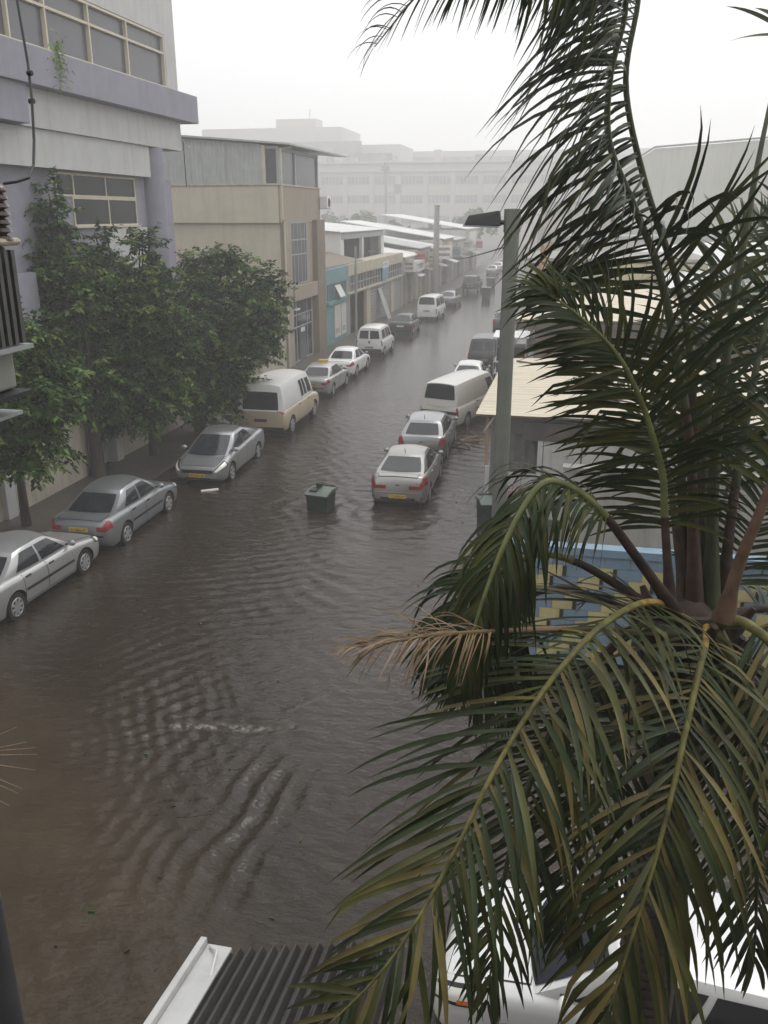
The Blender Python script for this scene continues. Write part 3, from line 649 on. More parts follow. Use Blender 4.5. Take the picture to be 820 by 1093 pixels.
put(S_(SEDAN, paint=dgreen, mould=None, plate_m=white_p), 'parked_car', 'dark green saloon parked between the two white vans on the left', 'car', -10.85, 63.0, detail=1)
put(MINIVAN, 'parked_van', 'tall white passenger van beyond the dark green saloon', 'van', -10.4, 72.9, detail=1, rot=-2)
put(S_(SEDAN, paint=grey_p, mould=None), 'parked_car', 'small grey car just beyond the tall white passenger van', 'car', -10.3, 84.0, detail=0, rot=-2)
put(JEEP, 'parked_jeep', 'black jeep with pale framed rear plate, far up the left side', 'jeep', -9.9, 101.0, detail=1, rot=-2)
put(S_(SEDAN, paint=silver2, mould=None), 'parked_car', 'nearest of the three pale cars at the far end of the street', 'car', -10.2, 131.0, detail=0)
put(S_(SEDAN, paint=white_p, mould=None), 'parked_car', 'middle one of the three pale cars at the far end of the street', 'car', -10.1, 140.0, detail=0)
put(S_(HATCH, paint=silver2), 'parked_car', 'farthest of the three pale cars at the far end of the street', 'car', -10.0, 149.0, detail=0)
# right side
put(RIO, 'parked_car', 'champagne silver saloon with yellow rear plate, last in the right-hand line', 'car', -3.72, 24.75, side=-1, group=GR, z=-.12, rot=1)
put(HATCH, 'parked_car', 'silver hatchback with tall red rear lamps between the saloon and white van', 'car', -3.85, 29.7, side=-1, group=GR, z=-.12, rot=1)
put(HIACE, 'parked_van', 'cream-white panel van with black rear trim strip beside the shed roof', 'van', -3.3, 34.95, side=-1, group=GR, z=-.1, rot=-16)
put(S_(SEDAN, paint=white_p, mould=None), 'parked_car', 'white car whose roof shows just beyond the cream-white panel van', 'car', -3.7, 42.2, side=-1, group=GR, z=-.1, detail=1)
put(GREYVAN, 'parked_van', 'dark grey van parked beyond the white car on the right', 'van', -3.5, 49.2, side=-1, group=GR, z=-.08, detail=1)
put(S_(HATCH, paint=dkgrey), 'parked_car', 'dark car with pale roof beyond the grey van, half behind the lamp post', 'car', -3.6, 66.0, side=-1, group=GR, detail=1)
put(S_(SEDAN, paint=white_p, mould=None), 'parked_car', 'white car seen just right of the lamp post, far up the street', 'car', -2.6, 62.0, side=1, group='cars beyond the shed roofs', detail=1)
put(S_(SEDAN, paint=dkgrey, mould=None), 'parked_car', 'dark car under the far awning right of the lamp post', 'car', -2.4, 70.0, side=1, group='cars beyond the shed roofs', detail=1)
# white car below the palm, facing left
make_car(WSUV, 'parked_car', 'white car facing left beneath the palm fronds at the bottom', 'car', 1.35, 7.35, 174, z=-.12)
# ------------------------------------------------------------------ left side buildings
def framed_window(parent, X, y0, y1, z0, z1, cols, rows, fm=alu, gm=frosted, fw=.07, depth=.10, name='window', sill=True):
    """window in a wall plane x = X facing +X; cols / rows are lists of inner divider positions (absolute)"""
    f = MB()
    f.box(X - depth, X + .03, y0, y1, z1 - fw, z1, fm); f.box(X - depth, X + .03, y0, y1, z0, z0 + fw, fm)
    f.box(X - depth, X + .03, y0, y0 + fw, z0 + fw, z1 - fw, fm); f.box(X - depth, X + .03, y1 - fw, y1, z0 + fw, z1 - fw, fm)
    for c in cols: f.box(X - depth + .01, X + .022, c - fw / 2, c + fw / 2, z0 + fw, z1 - fw, fm)
    for r in rows:
        ys = [y0 + fw] + sorted(cols) + [y1 - fw]
        for a, b_ in zip(ys, ys[1:]): f.box(X - depth + .02, X + .016, a + (fw / 2 if a in cols else 0), b_ - (fw / 2 if b_ in cols else 0), r - fw / 2, r + fw / 2, fm)
    o = f.build(name, parent)
    q = MB(); q.box(X - depth - .03, X - depth + .015, y0 + .01, y1 - .01, z0 + .01, z1 - .01, gm); q.build('pane', o)
    if sill:
        s_ = MB(); s_.box(X + .03, X + .12, y0 - .05, y1 + .05, z0 - .05, z0 + .005, fm); s_.build('sill', o)
    return o

b1 = thing('office_building', 'white and lavender office block with long upper window band behind the trees', 'building', (-15.5, 30, 0))
def Y1(px, py, X=-15.5): return PX(px, py, X).y
def bmb(): return MB()
OX, OY = 15.5, -30   # builder works in world coordinates; children are shifted back
def fin(mb, name, parent, base=(-15.5, 30, 0), **k):
    mb.v = [(x - base[0], y - base[1], z - base[2]) for (x, y, z) in mb.v]
    return mb.build(name, parent, **k)
def shift(o, base):
    o.location = (-base[0], -base[1], -base[2]); return o
# upper wall with an opening for the window band (wall pieces butt at the band)
WZ0, WZ1 = 12.78, 14.60; WY1 = 34.0
u = MB()
u.box(-26, -15.52, 10, 34.95, 14.62, 19.0, white_wall); u.box(-26, -15.52, WY1 + .02, 34.95, 12.70, 14.62, white_wall)
u.box(-26, -15.72, 10, WY1, 12.70, 14.62, white_wall)
u.box(-26, -15.50, 24.05, 34.9, 10.63, 11.68, white_wall)
u.box(-26, -15.62, 10, 32.2, 9.56, 10.62, white_wall)
u.box(-26, -16.0, 10, 34.7, 7.82, 9.555, lavender); u.box(-26, -16.0, 10, 29.0, 0, 7.82, lavender); u.box(-26, -15.9, 29.0, 32.1, 5.0, 7.80, white_wall); u.box(-26, -16.0, 29.0, 34.7, 0, 7.79, lavender)
u.box(-26, -15.60, 10, 24.0, 5.0, 6.6, lavender)
fin(u, 'wall', b1)
l = MB(); l.box(-26, -15.05, 10, 35.7, 11.69, 12.69, lavender); l.box(-26, -15.2, 10, 24.04, 10.66, 11.685, lavender); fin(l, 'ledge', b1, bevel=.015)
cols = [Y1(p, q) for p, q in ((51, 30), (98, 45), (138, 55))] + [Y1(10, 20)]
shift(framed_window(b1, -15.56, 12, WY1, WZ0, WZ1, sorted(cols + [17.5]), [13.98], fw=.075, depth=.12), (-15.5, 30, 0))
shift(framed_window(b1, -15.98, 26.2, 31.5, 8.78, 9.50, [27.25, 29.35], [], gm=glass, fw=.06, depth=.02, sill=False), (-15.5, 30, 0))
shift(framed_window(b1, -15.98, 27.1, 31.5, 7.86, 8.775, [29.45], [], gm=glass, fw=.06, depth=.02), (-15.5, 30, 0))
c_ = MB(); c_.lathe([(.52, 0), (.52, 10.62)], lavender, 24, 'z', (-15.95, 32.85, 0)); fin(c_, 'column', b1, smooth=40)
c_ = MB(); c_.tube([(-15.44, 34.85, 11.0), (-15.40, 34.85, 10.9), (-15.40, 34.85, 9.3)], .02, black, 6); fin(c_, 'drain_pipe', b1)
# weed on the ledge
wd = MB()
for i in range(150):
    a = random.uniform(0, 2 * PI); r_ = abs(random.gauss(0, .26)); q = Vector((-15.05 + .25 * cs(a) * r_, 25.55 + r_ * sn(a) * 1.2, 12.45 + random.gauss(-.05, .32)))
    d = Vector((random.gauss(.2, .4), random.gauss(0, .6), random.gauss(-.2, .5))).normalized() * .17; s_ = d.orthogonal().normalized() * .03
    wd.add([q - s_, q + s_ , q + d], [(0, 1, 2)], leafC)
wd.tube([(-15.25, 25.5, 12.69), (-15.0, 25.55, 12.75), (-14.98, 25.6, 12.3)], .012, bark, 5)
tag(wd.build('weed_plant'), 'straggly green weed growing from the lavender ledge under the window band', 'plant')

# boundary wall under the trees
gw = thing('boundary_wall', 'cream rendered boundary wall with pillars behind the tree trunks', 'wall', (-15.2, 22, 0))
m_ = MB(); m_.box(-15.42, -15.2, 6, 25.2, -.3, 2.0, garden_wall); m_.box(-15.42, -15.2, 27.0, 46.4, -.3, 1.9, garden_wall); fin(m_, 'wall_panel', gw, (-15.2, 22, 0))
m_ = MB(); m_.box(-15.46, -15.16, 6, 25.2, 2.0, 2.08, concrete); m_.box(-15.46, -15.16, 27.0, 46.4, 1.9, 1.98, concrete); fin(m_, 'coping', gw, (-15.2, 22, 0))
for yy in (15.5, 20.6, 25.3, 26.9, 33):
    m_ = MB(); m_.box(-15.5, -15.06, yy - .22, yy + .22, -.3, 2.35, white_wall); m_.box(-15.54, -15.02, yy - .26, yy + .26, 2.35, 2.43, concrete); fin(m_, 'pillar', gw, (-15.2, 22, 0))
m_ = MB(); m_.box(-15.36, -15.28, 25.55, 26.65, .1, 1.9, shutter)
for k in range(6): m_.box(-15.28, -15.25, 25.6 + .18 * k, 25.63 + .18 * k, .12, 1.88, alu2)
fin(m_, 'gate', gw, (-15.2, 22, 0))

# tan building
B2 = (-15.3, 50, 0)
b2 = thing('corner_workshop', 'tan three storey workshop with grey metal top floor and glazed corner balcony', 'building', B2)
m_ = MB()
m_.box(-24, -15.42, 46.65, 54.2, -.3, 7.80, cream); m_.box(-24, -15.30, 46.5, 54.3, 7.81, 9.70, taupe)
m_.box(-24, -15.38, 46.44, 46.64, 7.82, 9.69, cream)
fin(m_, 'wall', b2, B2)
m_ = MB(); m_.box(-15.41, -15.32, 46.66, 54.15, 4.45, 7.78, taupe); fin(m_, 'street_face', b2, B2)
m_ = MB(); m_.box(-15.41, -15.12, 46.7, 47.75, -.3, 7.9, taupe); fin(m_, 'pilaster', b2, B2, bevel=.02)
m_ = MB(); m_.box(-15.41, -15.0, 52.5, 54.25, -.3, 7.95, brown_pil); fin(m_, 'pilaster', b2, B2, bevel=.02)
m_ = MB(); m_.box(-15.41, -15.02, 47.76, 52.49, 3.60, 4.42, taupe); fin(m_, 'door_band', b2, B2, bevel=.02)
m_ = MB(); m_.box(-24, -15.25, 46.38, 54.35, 9.71, 9.80, beige); fin(m_, 'sill_course', b2, B2)
# metal clad top floor on the side
top0, top1 = 11.65, 12.35
m_ = MB()
for i, (xa, xb) in enumerate(((-16.2, -18.2), (-18.22, -20.2), (-20.22, -21.5), (-21.52, -24))):
    za, zb_ = [lerp(top0, top1, (-15.3 - q) / 8.7) for q in (xa, xb)]
    def fn(u, v, xa=xa, xb=xb, za=za, zb_=zb_): return Vector((lerp(xa, xb, u), 46.5 + .012 * sn(u * 60), lerp(9.80, lerp(za, zb_, u), v)))
    m_.grid(fn, 60, 1, metal_sheet)
m_.box(-16.19, -16.02, 46.46, 46.62, 9.80, 11.68, alu)
m_.box(-24, -16.3, 46.6, 54.2, 9.80, 11.6, metal_sheet)
fin(m_, 'metal_cladding', b2, B2)
f_ = MB()
for yy in (46.55, 49.4, 53.9): f_.box(-15.42, -15.28, yy - .09, yy + .09, 9.80, 11.62, alu2)
f_.box(-16.0, -15.43, 46.50, 46.60, 11.5, 11.64, alu2); f_.box(-15.40, -15.3, 46.65, 53.8, 11.45, 11.6, alu2)
wf = fin(f_, 'balcony_window', b2, B2)
q_ = MB(); q_.box(-15.39, -15.36, 46.66, 53.8, 9.81, 11.45, frosted); q_.box(-16.0, -15.44, 46.54, 46.56, 9.81, 11.49, frosted); fin(q_, 'pane', wf, B2)
q_ = MB(); q_.box(-16.28, -15.45, 46.7, 53.9, 9.80, 11.5, dark); fin(q_, 'balcony_room', b2, B2)
r_ = MB(); r_.slab((-24, 46.2, 12.50), (-14.55, 46.2, 11.74), (-14.2, 57.0, 11.74), (-24, 56.2, 12.50), .09, metal_sheet); fin(r_, 'roof', b2, B2)
r_ = MB(); r_.tube([(-15.14, 46.42, 11.5), (-15.14, 46.42, 8.0), (-15.14, 46.62, 7.9), (-15.10, 46.62, 0)], .05, alu, 8); r_.tube([(-15.14, 46.42, 11.5), (-14.9, 47.6, 11.62)], .04, alu, 8); fin(r_, 'downpipe', b2, B2)
shift(framed_window(b2, -15.31, 48.05, 51.2, 4.46, 7.86, [48.7, 49.4, 50.1, 50.8], [6.1, 6.9], fm=alu2, gm=frosted, fw=.07, depth=.01, sill=False), B2)
e_ = framed_window(b2, -15.31, 48.0, 51.9, 0.05, 3.59, [48.75, 50.9], [2.05, 2.75], fm=alu2, gm=glass, fw=.08, depth=.01, name='entrance', sill=False); shift(e_, B2)
m_ = MB(); m_.box(-15.31, -15.27, 49.25, 50.5, .06, 2.0, frosted); dd = fin(m_, 'door', b2, B2)
m_ = MB(); m_.box(-15.268, -15.25, 49.45, 50.2, 1.7, 1.95, white_p); fin(m_, 'notice', dd, B2)
m_ = MB(); m_.box(-15.31, -15.1, 48.2, 48.9, 3.05, 3.15, white_p); fin(m_, 'lamp', b2, B2)
ac = thing('air_conditioner', 'white air conditioner unit bracketed to the tan workshop corner', 'air conditioner', (-14.95, 54.2, 8.95))
m_ = MB(); m_.box(-.3, .18, -.15, .75, -.35, .35, white_p); m_.build('casing', ac, bevel=.02)
m_ = MB(); m_.lathe([(.27, .19), (.27, .20), (.001, .20)], black, 20, 'x', (0, .3, 0)); m_.build('fan', ac)
m_ = MB(); m_.bar((-.3, 0, -.37), (.18, 0, -.37), .04, .03, alu2); m_.bar((-.3, .6, -.37), (.18, .6, -.37), .04, .03, alu2); m_.build('bracket', ac)

# row of shops ------------------------------------------------------------------
def shop_text(mb, X, y0, y1, z, h, m, seed, lines=1):
    r = random.Random(seed)
    for k in range(lines):
        y = y0
        while y < y1:
            w_ = r.uniform(.10, .22); zz = z - k * h * 1.7
            mb.box(X, X + .012, y, y + w_ * .75, zz + h * .8, zz + h, m)
            mb.box(X, X + .012, y + w_ * .55, y + w_ * .75, zz + (0 if r.random() < .6 else h * .4), zz + h * .8 - .002, m)
            if r.random() < .5: mb.box(X, X + .012, y, y + w_ * .5, zz, zz + h * .18, m)
            y += w_ + (.06 if r.random() < .8 else .25)
# teal unit
T = (-15.3, 57.7, 0); t_ = thing('teal_shop', 'teal painted shop with two white posters and a tilted vent window', 'shop', T)
m_ = MB(); m_.box(-25, -15.3, 54.5, 60.75, -.3, 4.93, teal); fin(m_, 'wall', t_, T)
m_ = MB(); m_.box(-15.3, -15.15, 54.5, 60.7, 3.95, 4.9, teal); fin(m_, 'fascia', t_, T)
m_ = MB(); m_.box(-15.3, -15.27, 55.6, 60.4, 2.9, 3.85, mat('teal_glass', (.09, .15, .16), .2)); wn = fin(m_, 'vent_window', t_, T)
m_ = MB()
for k in range(4): m_.box(-15.27, -15.24, 55.6 + 1.6 * k - .04, 55.6 + 1.6 * k + .04, 2.9, 3.85, teal)
fin(m_, 'mullions', wn, T); m_ = MB(); m_.slab((-15.25, 57.3, 3.8), (-15.25, 58.7, 3.8), (-14.85, 58.7, 3.05), (-14.85, 57.3, 3.05), .03, whiteroof); fin(m_, 'flap', wn, T)
m_ = MB(); m_.box(-15.3, -15.1, 55.3, 60.5, 2.62, 2.85, teal); fin(m_, 'canopy_band', t_, T)
for (a, b_) in ((57.2, 58.75), (58.95, 60.3)):
    m_ = MB(); m_.box(-15.3, -15.24, a, b_, .35, 2.5, mat('poster_white', (.6, .58, .55), .7, var=.1)); ps = fin(m_, 'poster', t_, T)
    m_ = MB(); shop_text(m_, -15.238, a + .2, b_ - .3, .8, .10, black, int(a * 10), 2); fin(m_, 'lettering', ps, T)
r_ = MB(); r_.slab((-25, 54.45, 6.9), (-15.4, 54.45, 5.0), (-15.4, 66.5, 5.0), (-25, 66.5, 6.9), .08, roofbrown); fin(r_, 'roof', t_, T)
# beige workshop unit
Bs = (-15.3, 71, 0); t_ = thing('beige_workshop', 'long workshop with beige fascia, dark open bay and shabby grey shutters', 'workshop', Bs)
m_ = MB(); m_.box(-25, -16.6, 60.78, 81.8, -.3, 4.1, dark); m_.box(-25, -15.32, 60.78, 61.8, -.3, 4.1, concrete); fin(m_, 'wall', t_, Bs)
m_ = MB(); m_.box(-16.6, -15.2, 60.78, 81.8, 4.14, 4.95, beige); m_.box(-16.6, -15.15, 60.78, 81.8, 2.86, 3.0, beige); fin(m_, 'fascia', t_, Bs)
f_ = MB(); f_.box(-16.5, -15.36, 61.8, 81.8, 3.0, 4.13, frosted); f_.box(-15.36, -15.30, 61.8, 81.8, 3.5, 3.56, alu2)
for k in range(20): f_.box(-15.36, -15.29, 61.8 + k * 1.04, 61.9 + k * 1.04, 3.0, 4.13, concrete)
fin(f_, 'clerestory', t_, Bs)
m_ = MB(); m_.box(-15.6, -15.35, 67.3, 68.6, -.3, 2.86, beige); fin(m_, 'pier', t_, Bs)
m_ = MB(); m_.box(-15.6, -15.33, 77.0, 78.2, -.3, 2.86, beige); fin(m_, 'pier', t_, Bs)
for (a, b_) in ((68.62, 71.5), (71.6, 74.3), (74.4, 76.98), (78.22, 81.8)):
    m_ = MB(); m_.grid(lambda u, v: Vector((-15.45 + .02 * sn(v * 90), a + (b_ - a) * u, -.25 + 3.1 * v)), 1, 90, shutter); fin(m_, 'shutter', t_, Bs)
m_ = MB(); m_.box(-15.2, -15.16, 72.4, 75.0, 3.05, 4.6, mat('blue_sign', (.17, .30, .42), .5, var=.3)); m_.box(-15.2, -15.158, 72.4, 75.0, 4.05, 4.6, white_p); sg = fin(m_, 'shop_sign', t_, Bs)
m_ = MB(); shop_text(m_, -15.157, 72.7, 74.7, 4.2, .22, mat('blue_text', (.12, .25, .4), .6), 5); fin(m_, 'lettering', sg, Bs)
sl_ = thing('leaning_panel', 'grey sheet panel leaning against the workshop shutter', 'panel', (-15.0, 72.5, 0)); m_ = MB(); m_.slab((-.4, -.9, 2.5), (-.4, .5, 2.5), (.5, .5, .03), (.5, -.9, .03), .05, metal_sheet); m_.build('sheet', sl_)
# white upper storey
Us = (-17.2, 74, 0); t_ = thing('rooftop_hall', 'white rooftop hall with two dark openings above the beige workshop', 'hall', Us)
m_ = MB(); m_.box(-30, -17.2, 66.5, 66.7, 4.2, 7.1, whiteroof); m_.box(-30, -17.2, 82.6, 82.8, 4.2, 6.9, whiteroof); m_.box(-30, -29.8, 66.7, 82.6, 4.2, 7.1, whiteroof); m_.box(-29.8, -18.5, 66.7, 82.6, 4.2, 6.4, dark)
for a, b_ in ((66.7, 67.6), (73.8, 74.4), (81.6, 82.6)): m_.box(-17.45, -17.2, a, b_, 4.2, 6.5, whiteroof)
m_.box(-29.8, -17.2, 66.7, 82.6, 6.45, 6.9, metal_sheet); fin(m_, 'wall', t_, Us)
m_ = MB(); m_.corr((-17.0, 66.2, 7.0), (-17.0, 83.2, 7.0), (-31, 83.2, 8.4), (-31, 66.2, 8.4), 40, .03, whiteroof, thick=.05); fin(m_, 'roof', t_, Us)
# thin street pole in front of the teal shop
tp = thing('thin_pole', 'thin grey pole between the teal shop and the dark open bay', 'pole', (-14.6, 60.6, 0)); m_ = MB(); m_.tube([(0, 0, -.3), (0, 0, 6.2)], [.10, .07], concrete, 10); m_.build('shaft', tp, smooth=40); m_ = MB(); m_.lathe([(.18, -.3), (.18, .15), (.10, .2)], concrete, 12); m_.build('base', tp)
tp = thing('utility_pole', 'tall grey utility pole rising over the distant shop signs', 'pole', (-13.6, 92, 0)); m_ = MB(); m_.tube([(0, 0, -.3), (0, 0, 9.1)], [.36, .26], concrete, 12); m_.build('shaft', tp, smooth=40); m_ = MB(); m_.box(-.30, .30, -.30, .30, 9.1, 9.2, concrete); m_.build('cap', tp)
# further shops, each with its own colours
far_specs = [
 (82.0, 90.5, 4.4, (.42, .40, .36), 'pale', 'grey fronted shop with a white projecting sign box beyond the beige workshop'),
 (90.7, 99.0, 4.9, (.46, .42, .32), 'yel', 'cream fronted shop beside the tall utility pole'),
 (99.2, 108, 4.6, (.36, .34, .32), 'grey', 'grey shop with a white double sign board beyond the utility pole'),
 (108.2, 119, 5.4, (.43, .39, .34), 'sand', 'sand coloured shop with an arched dark entrance far up the left'),
 (119.2, 132, 5.0, (.40, .40, .38), 'dull', 'dull grey warehouse front with a hanging valance far up the left'),
 (132.2, 150, 6.2, (.47, .45, .42), 'light', 'light warehouse front last before the street end on the left')]
for i, (a, b_, h_, c, nm, lab) in enumerate(far_specs):
    base = (-15.3, (a + b_) / 2, 0); fm_ = mat('shopfront_' + nm, c, .8, var=.12, streak=.5)
    t_ = thing('street_shop', lab, 'shop', base)
    m_ = MB(); m_.box(-27, -15.9, a, b_, -.3, h_, fm_); m_.box(-15.9, -15.3, a, b_, 2.9, h_ - .003, fm_)
    n = 3
    for k in range(n + 1):
        yy = lerp(a + .25, b_ - .25, k / n); m_.box(-15.9, -15.34, yy - .25, yy + .25, -.3, 2.9, fm_)
    fin(m_, 'wall', t_, base)
    for k in range(n):
        y0, y1 = lerp(a + .25, b_ - .25, k / n) + .25, lerp(a + .25, b_ - .25, (k + 1) / n) - .25
        m_ = MB(); m_.box(-15.88, -15.7, y0, y1, -.3, 2.88, [shutter, dark, cream, shutter, dark][(i * 2 + k) % 5]); fin(m_, 'shutter', t_, base)
    m_ = MB(); m_.slab((-28, a - .1, h_ + 2.2), (-15.0, a - .1, h_ + .15), (-15.0, b_ + .1, h_ + .15), (-28, b_ + .1, h_ + 2.2), .1, [whiteroof, metal_sheet, whiteroof, whiteroof, metal_sheet, whiteroof][i]); fin(m_, 'roof', t_, base)
    m_ = MB(); y0 = lerp(a, b_, .2); y1 = lerp(a, b_, .75); z0 = 3.1
    m_.box(-15.3, -15.05 if i != 0 else -14.2, y0, y1, z0, h_ - .35, [white_p, beige, white_p, beige, metal_sheet, white_p][i]); sg = fin(m_, 'sign_board', t_, base)
    m_ = MB(); shop_text(m_, (-15.05 if i != 0 else -14.2) + .003, y0 + .3, y1 - .5, z0 + .3, .4, mat('sign_text_' + nm, [(.1, .1, .12), (.25, .06, .05), (.08, .1, .2), (.12, .12, .12), (.2, .2, .2), (.25, .1, .08)][i], .6), 20 + i); fin(m_, 'lettering', sg, base)
    for q in range(2):
        yy = lerp(a, b_, (.12, .84)[q]); zz = 3.15 + .5 * ((i + q) % 2); pc_ = [(.62, .6, .56), (.45, .12, .10), (.14, .24, .40), (.60, .52, .25), (.55, .55, .52)][(i * 2 + q) % 5]
        m_ = MB(); m_.box(-15.3, -14.35 + .2 * q, yy - .09, yy + .09, zz, zz + 1.15, mat('sign_face_%d' % ((i * 2 + q) % 5), pc_, .6, var=.15, streak=.3)); ps_ = fin(m_, 'projecting_sign', t_, base)
        m_ = MB(); r_ = random.Random(i * 7 + q); xx = -15.15
        while xx < -14.6 + .2 * q:
            m_.box(xx, xx + .12, yy - .098, yy - .091, zz + .62, zz + .85, dark); m_.box(xx + r_.uniform(0, .05), xx + .12, yy - .098, yy - .091, zz + .25, zz + .45, dark); xx += .18
        fin(m_, 'lettering', ps_, base)
    ya_, yb_ = lerp(a, b_, .35), lerp(a, b_, .68); m_ = MB(); m_.slab((-15.3, ya_, 3.0), (-14.0, ya_, 2.65), (-14.0, yb_, 2.65), (-15.3, yb_, 3.0), .05, [whiteroof, roofbrown, shutter][i % 3]); fin(m_, 'awning', t_, base)
    if i == 3:
        m_ = MB(); n_ = 16; yc = a + 2.2
        pts = [(yc - 1.7, -.3)] + [(yc - 1.7 * cs(PI * k / n_), 2.6 + 1.5 * sn(PI * k / n_)) for k in range(n_ + 1)] + [(yc + 1.7, -.3)]
        m_.add([(-15.28, y, z) for y, z in pts], [tuple(range(len(pts)))], dark); fin(m_, 'arched_entrance', t_, base)
hs_ = thing('hanging_sign', 'white two-line sign board standing out over the far pavement', 'sign', (-13.9, 99, 0))
m_ = MB(); m_.box(-.9, 1.0, -.06, .06, 3.6, 5.1, white_p); bd = m_.build('board', hs_)
m_ = MB(); m_.tube([(-1.4, 0, 4.8), (-.9, 0, 4.8)], .04, alu2, 6); m_.tube([(-1.4, 0, 3.9), (-.9, 0, 3.9)], .04, alu2, 6); m_.build('bracket', hs_)
m_ = MB()
for zz in (4.55, 3.95): m_.box(-.7, .8, -.075, -.062, zz, zz + .3, mat('faded_text', (.22, .2, .2), .7, var=.9, scale=14))
m_.build('lettering', bd)
# ------------------------------------------------------------------ far end of the street
far_wall = mat('far_cream_wall_hazed', (.48, .455, .42), .85, var=.06, scale=.2); far_glass_hazed = mat('far_window_hazed', (.20, .20, .21), .3, var=.4, scale=.8)  # wall and window tones paled to low contrast: haze fade put into the colour
FAR_PLACE = {'long_office_block': (-38.3, 262.7), 'tall_block': (-85.2, 305.3), 'distant_block': (-28.4, 340.8)}
base = (-27, 185, 0); fb_ = thing('long_office_block', 'long pale three storey block closing the end of the street', 'building', base)
m_ = MB(); m_.box(-75, 6, 185, 205, 2.25, 18.2, far_wall)
for k in range(15): m_.box(-75 + k * 5.6, -74.2 + k * 5.6, 184.7, 185, 2, 16.6, far_wall)
fin(m_, 'wall', fb_, base)
m_ = MB(); m_.box(-75.2, 6.2, 184.4, 205.2, 18.2, 18.6, far_wall); m_.box(-75, 6, 184.5, 185, 16.6, 16.9, far_wall); fin(m_, 'cornice', fb_, base)
for zc_ in (15.0, 11.35, 7.4):
    for k in range(14):
        x0 = -74 + k * 5.6; m_ = MB(); m_.box(x0, x0 + 4.4, 184.9, 184.97, zc_ - .75, zc_ + .75, far_glass_hazed); wq = fin(m_, 'window', fb_, base)
        m_ = MB()
        for j in range(1, 6): m_.box(x0 + j * .733 - .05, x0 + j * .733 + .05, 184.84, 184.9, zc_ - .75, zc_ + .75, far_wall)
        fin(m_, 'frame', wq, base)
m_ = MB(); m_.box(-29, -27.5, 190, 192, 18.6, 21, far_wall); fin(m_, 'roof_hut', fb_, base)
m_ = MB(); m_.box(-12, -8, 190, 195, 18.6, 20, far_wall); fin(m_, 'roof_hut', fb_, base)
for k, (xx, ww, hh) in enumerate(((-52, 1.2, 1.0), (-50.4, 1.0, 1.3), (-46, 1.6, .9), (-38.5, 1.4, 1.5), (-36.5, .8, 1.1), (-20, 1.5, 1.2), (-4, 1.2, 1.4))):
    m_ = MB(); m_.box(xx, xx + ww, 186, 187.2, 18.6, 18.6 + hh, far_glass_hazed if k % 2 else metal_sheet); fin(m_, 'roof_unit', fb_, base)
base = (-60, 215, 0); t_ = thing('tall_block', 'tall pale block with dark top floor behind the long street-end building', 'building', base)
m_ = MB(); m_.box(-90, -55, 215, 235, 2.25, 28.0, far_wall); m_.box(-90, -42, 222, 240, 2.25, 24.5, far_wall); fin(m_, 'wall', t_, base)
m_ = MB(); m_.box(-90, -50, 214.6, 214.9, 22.0, 24.8, far_glass_hazed); m_.box(-54.9, -44, 221.6, 221.95, 19.5, 22.6, far_glass_hazed); fin(m_, 'window_band', t_, base)
m_ = MB(); m_.box(-72, -62, 218, 224, 28, 30.2, far_wall); m_.tube([(-64, 220, 30.2), (-64, 220, 32.5)], .12, alu2, 6); fin(m_, 'roof_hut', t_, base)
base = (-20, 240, 0); t_ = thing('distant_block', 'faint grey block showing over the long street-end building', 'building', base)
m_ = MB(); m_.box(-45, 30, 240, 262, 2.25, 24.0, far_wall); fin(m_, 'wall', t_, base)
m_ = MB(); m_.box(-44, 29, 239.8, 239.95, 20.5, 22.6, far_glass_hazed); fin(m_, 'window_band', t_, base)
for o in [q for q in col.objects if q.parent is None and q.name in FAR_PLACE]:
    o.location = FAR_PLACE[o.name] + (-3.44,); o.scale = (1.42, 1.42, 1.42)

def far_tree(x, y, h, r, lab, seed, n=900):
    t = thing('tree', lab, 'tree', (x, y, -.3), 0, 'hazy trees before the long street-end block'); rr = random.Random(seed)
    m_ = MB(); m_.tube([(0, 0, 0), (rr.uniform(-.2, .2), 0, h * .45), (rr.uniform(-.4, .4), 0, h * .75)], [.28, .2, .08], bark, 7); m_.build('trunk', t)
    m_ = MB(); cl_ = [(rr.gauss(0, r * .45), rr.gauss(0, r * .45), h * .68 + rr.gauss(0, h * .14), rr.uniform(.5, 1.0) * r * .5) for _ in range(16)]
    for k in range(n):
        c = rr.choice(cl_); d = Vector((rr.gauss(0, 1), rr.gauss(0, 1), rr.gauss(0, 1))).normalized() * c[3] * rr.uniform(.5, 1); q = Vector(c[:3]) + d
        a = Vector((rr.gauss(0, 1), rr.gauss(0, 1), rr.gauss(0, .6))).normalized() * .45; b_ = a.orthogonal().normalized() * .28
        m_.add([q - a, q + b_, q + a, q - b_], [(0, 1, 2, 3)], rr.choice((leafA, leafB)))
    m_.build('crown', t)
for i, (px, py, hh, rr_, lab) in enumerate(((357, 222, 9, 4.0, 'grey hazy tree before the long block, leftmost of its kind'), (388, 222, 10, 3.2, 'upright hazy tree just left of the lighting mast'), (432, 228, 7.5, 4.0, 'low round hazy tree right of the lighting mast'), (503, 218, 10.5, 3.0, 'narrow hazy tree left of the street lamp head'), (470, 232, 6.5, 3.5, 'low hazy tree behind the tall utility pole'))):
    q = PY(px, py, 172 - i * 2); far_tree(q.x, q.y, hh, rr_, lab, 100 + i)
q = PY(412, 228, 150); lm = thing('lighting_mast', 'slim mast with a square lamp head in the haze before the long block', 'mast', (q.x, 150, -.3))
m_ = MB(); m_.tube([(0, 0, 0), (0, 0, 15.5)], [.3, .2], alu2, 8); m_.build('shaft', lm)
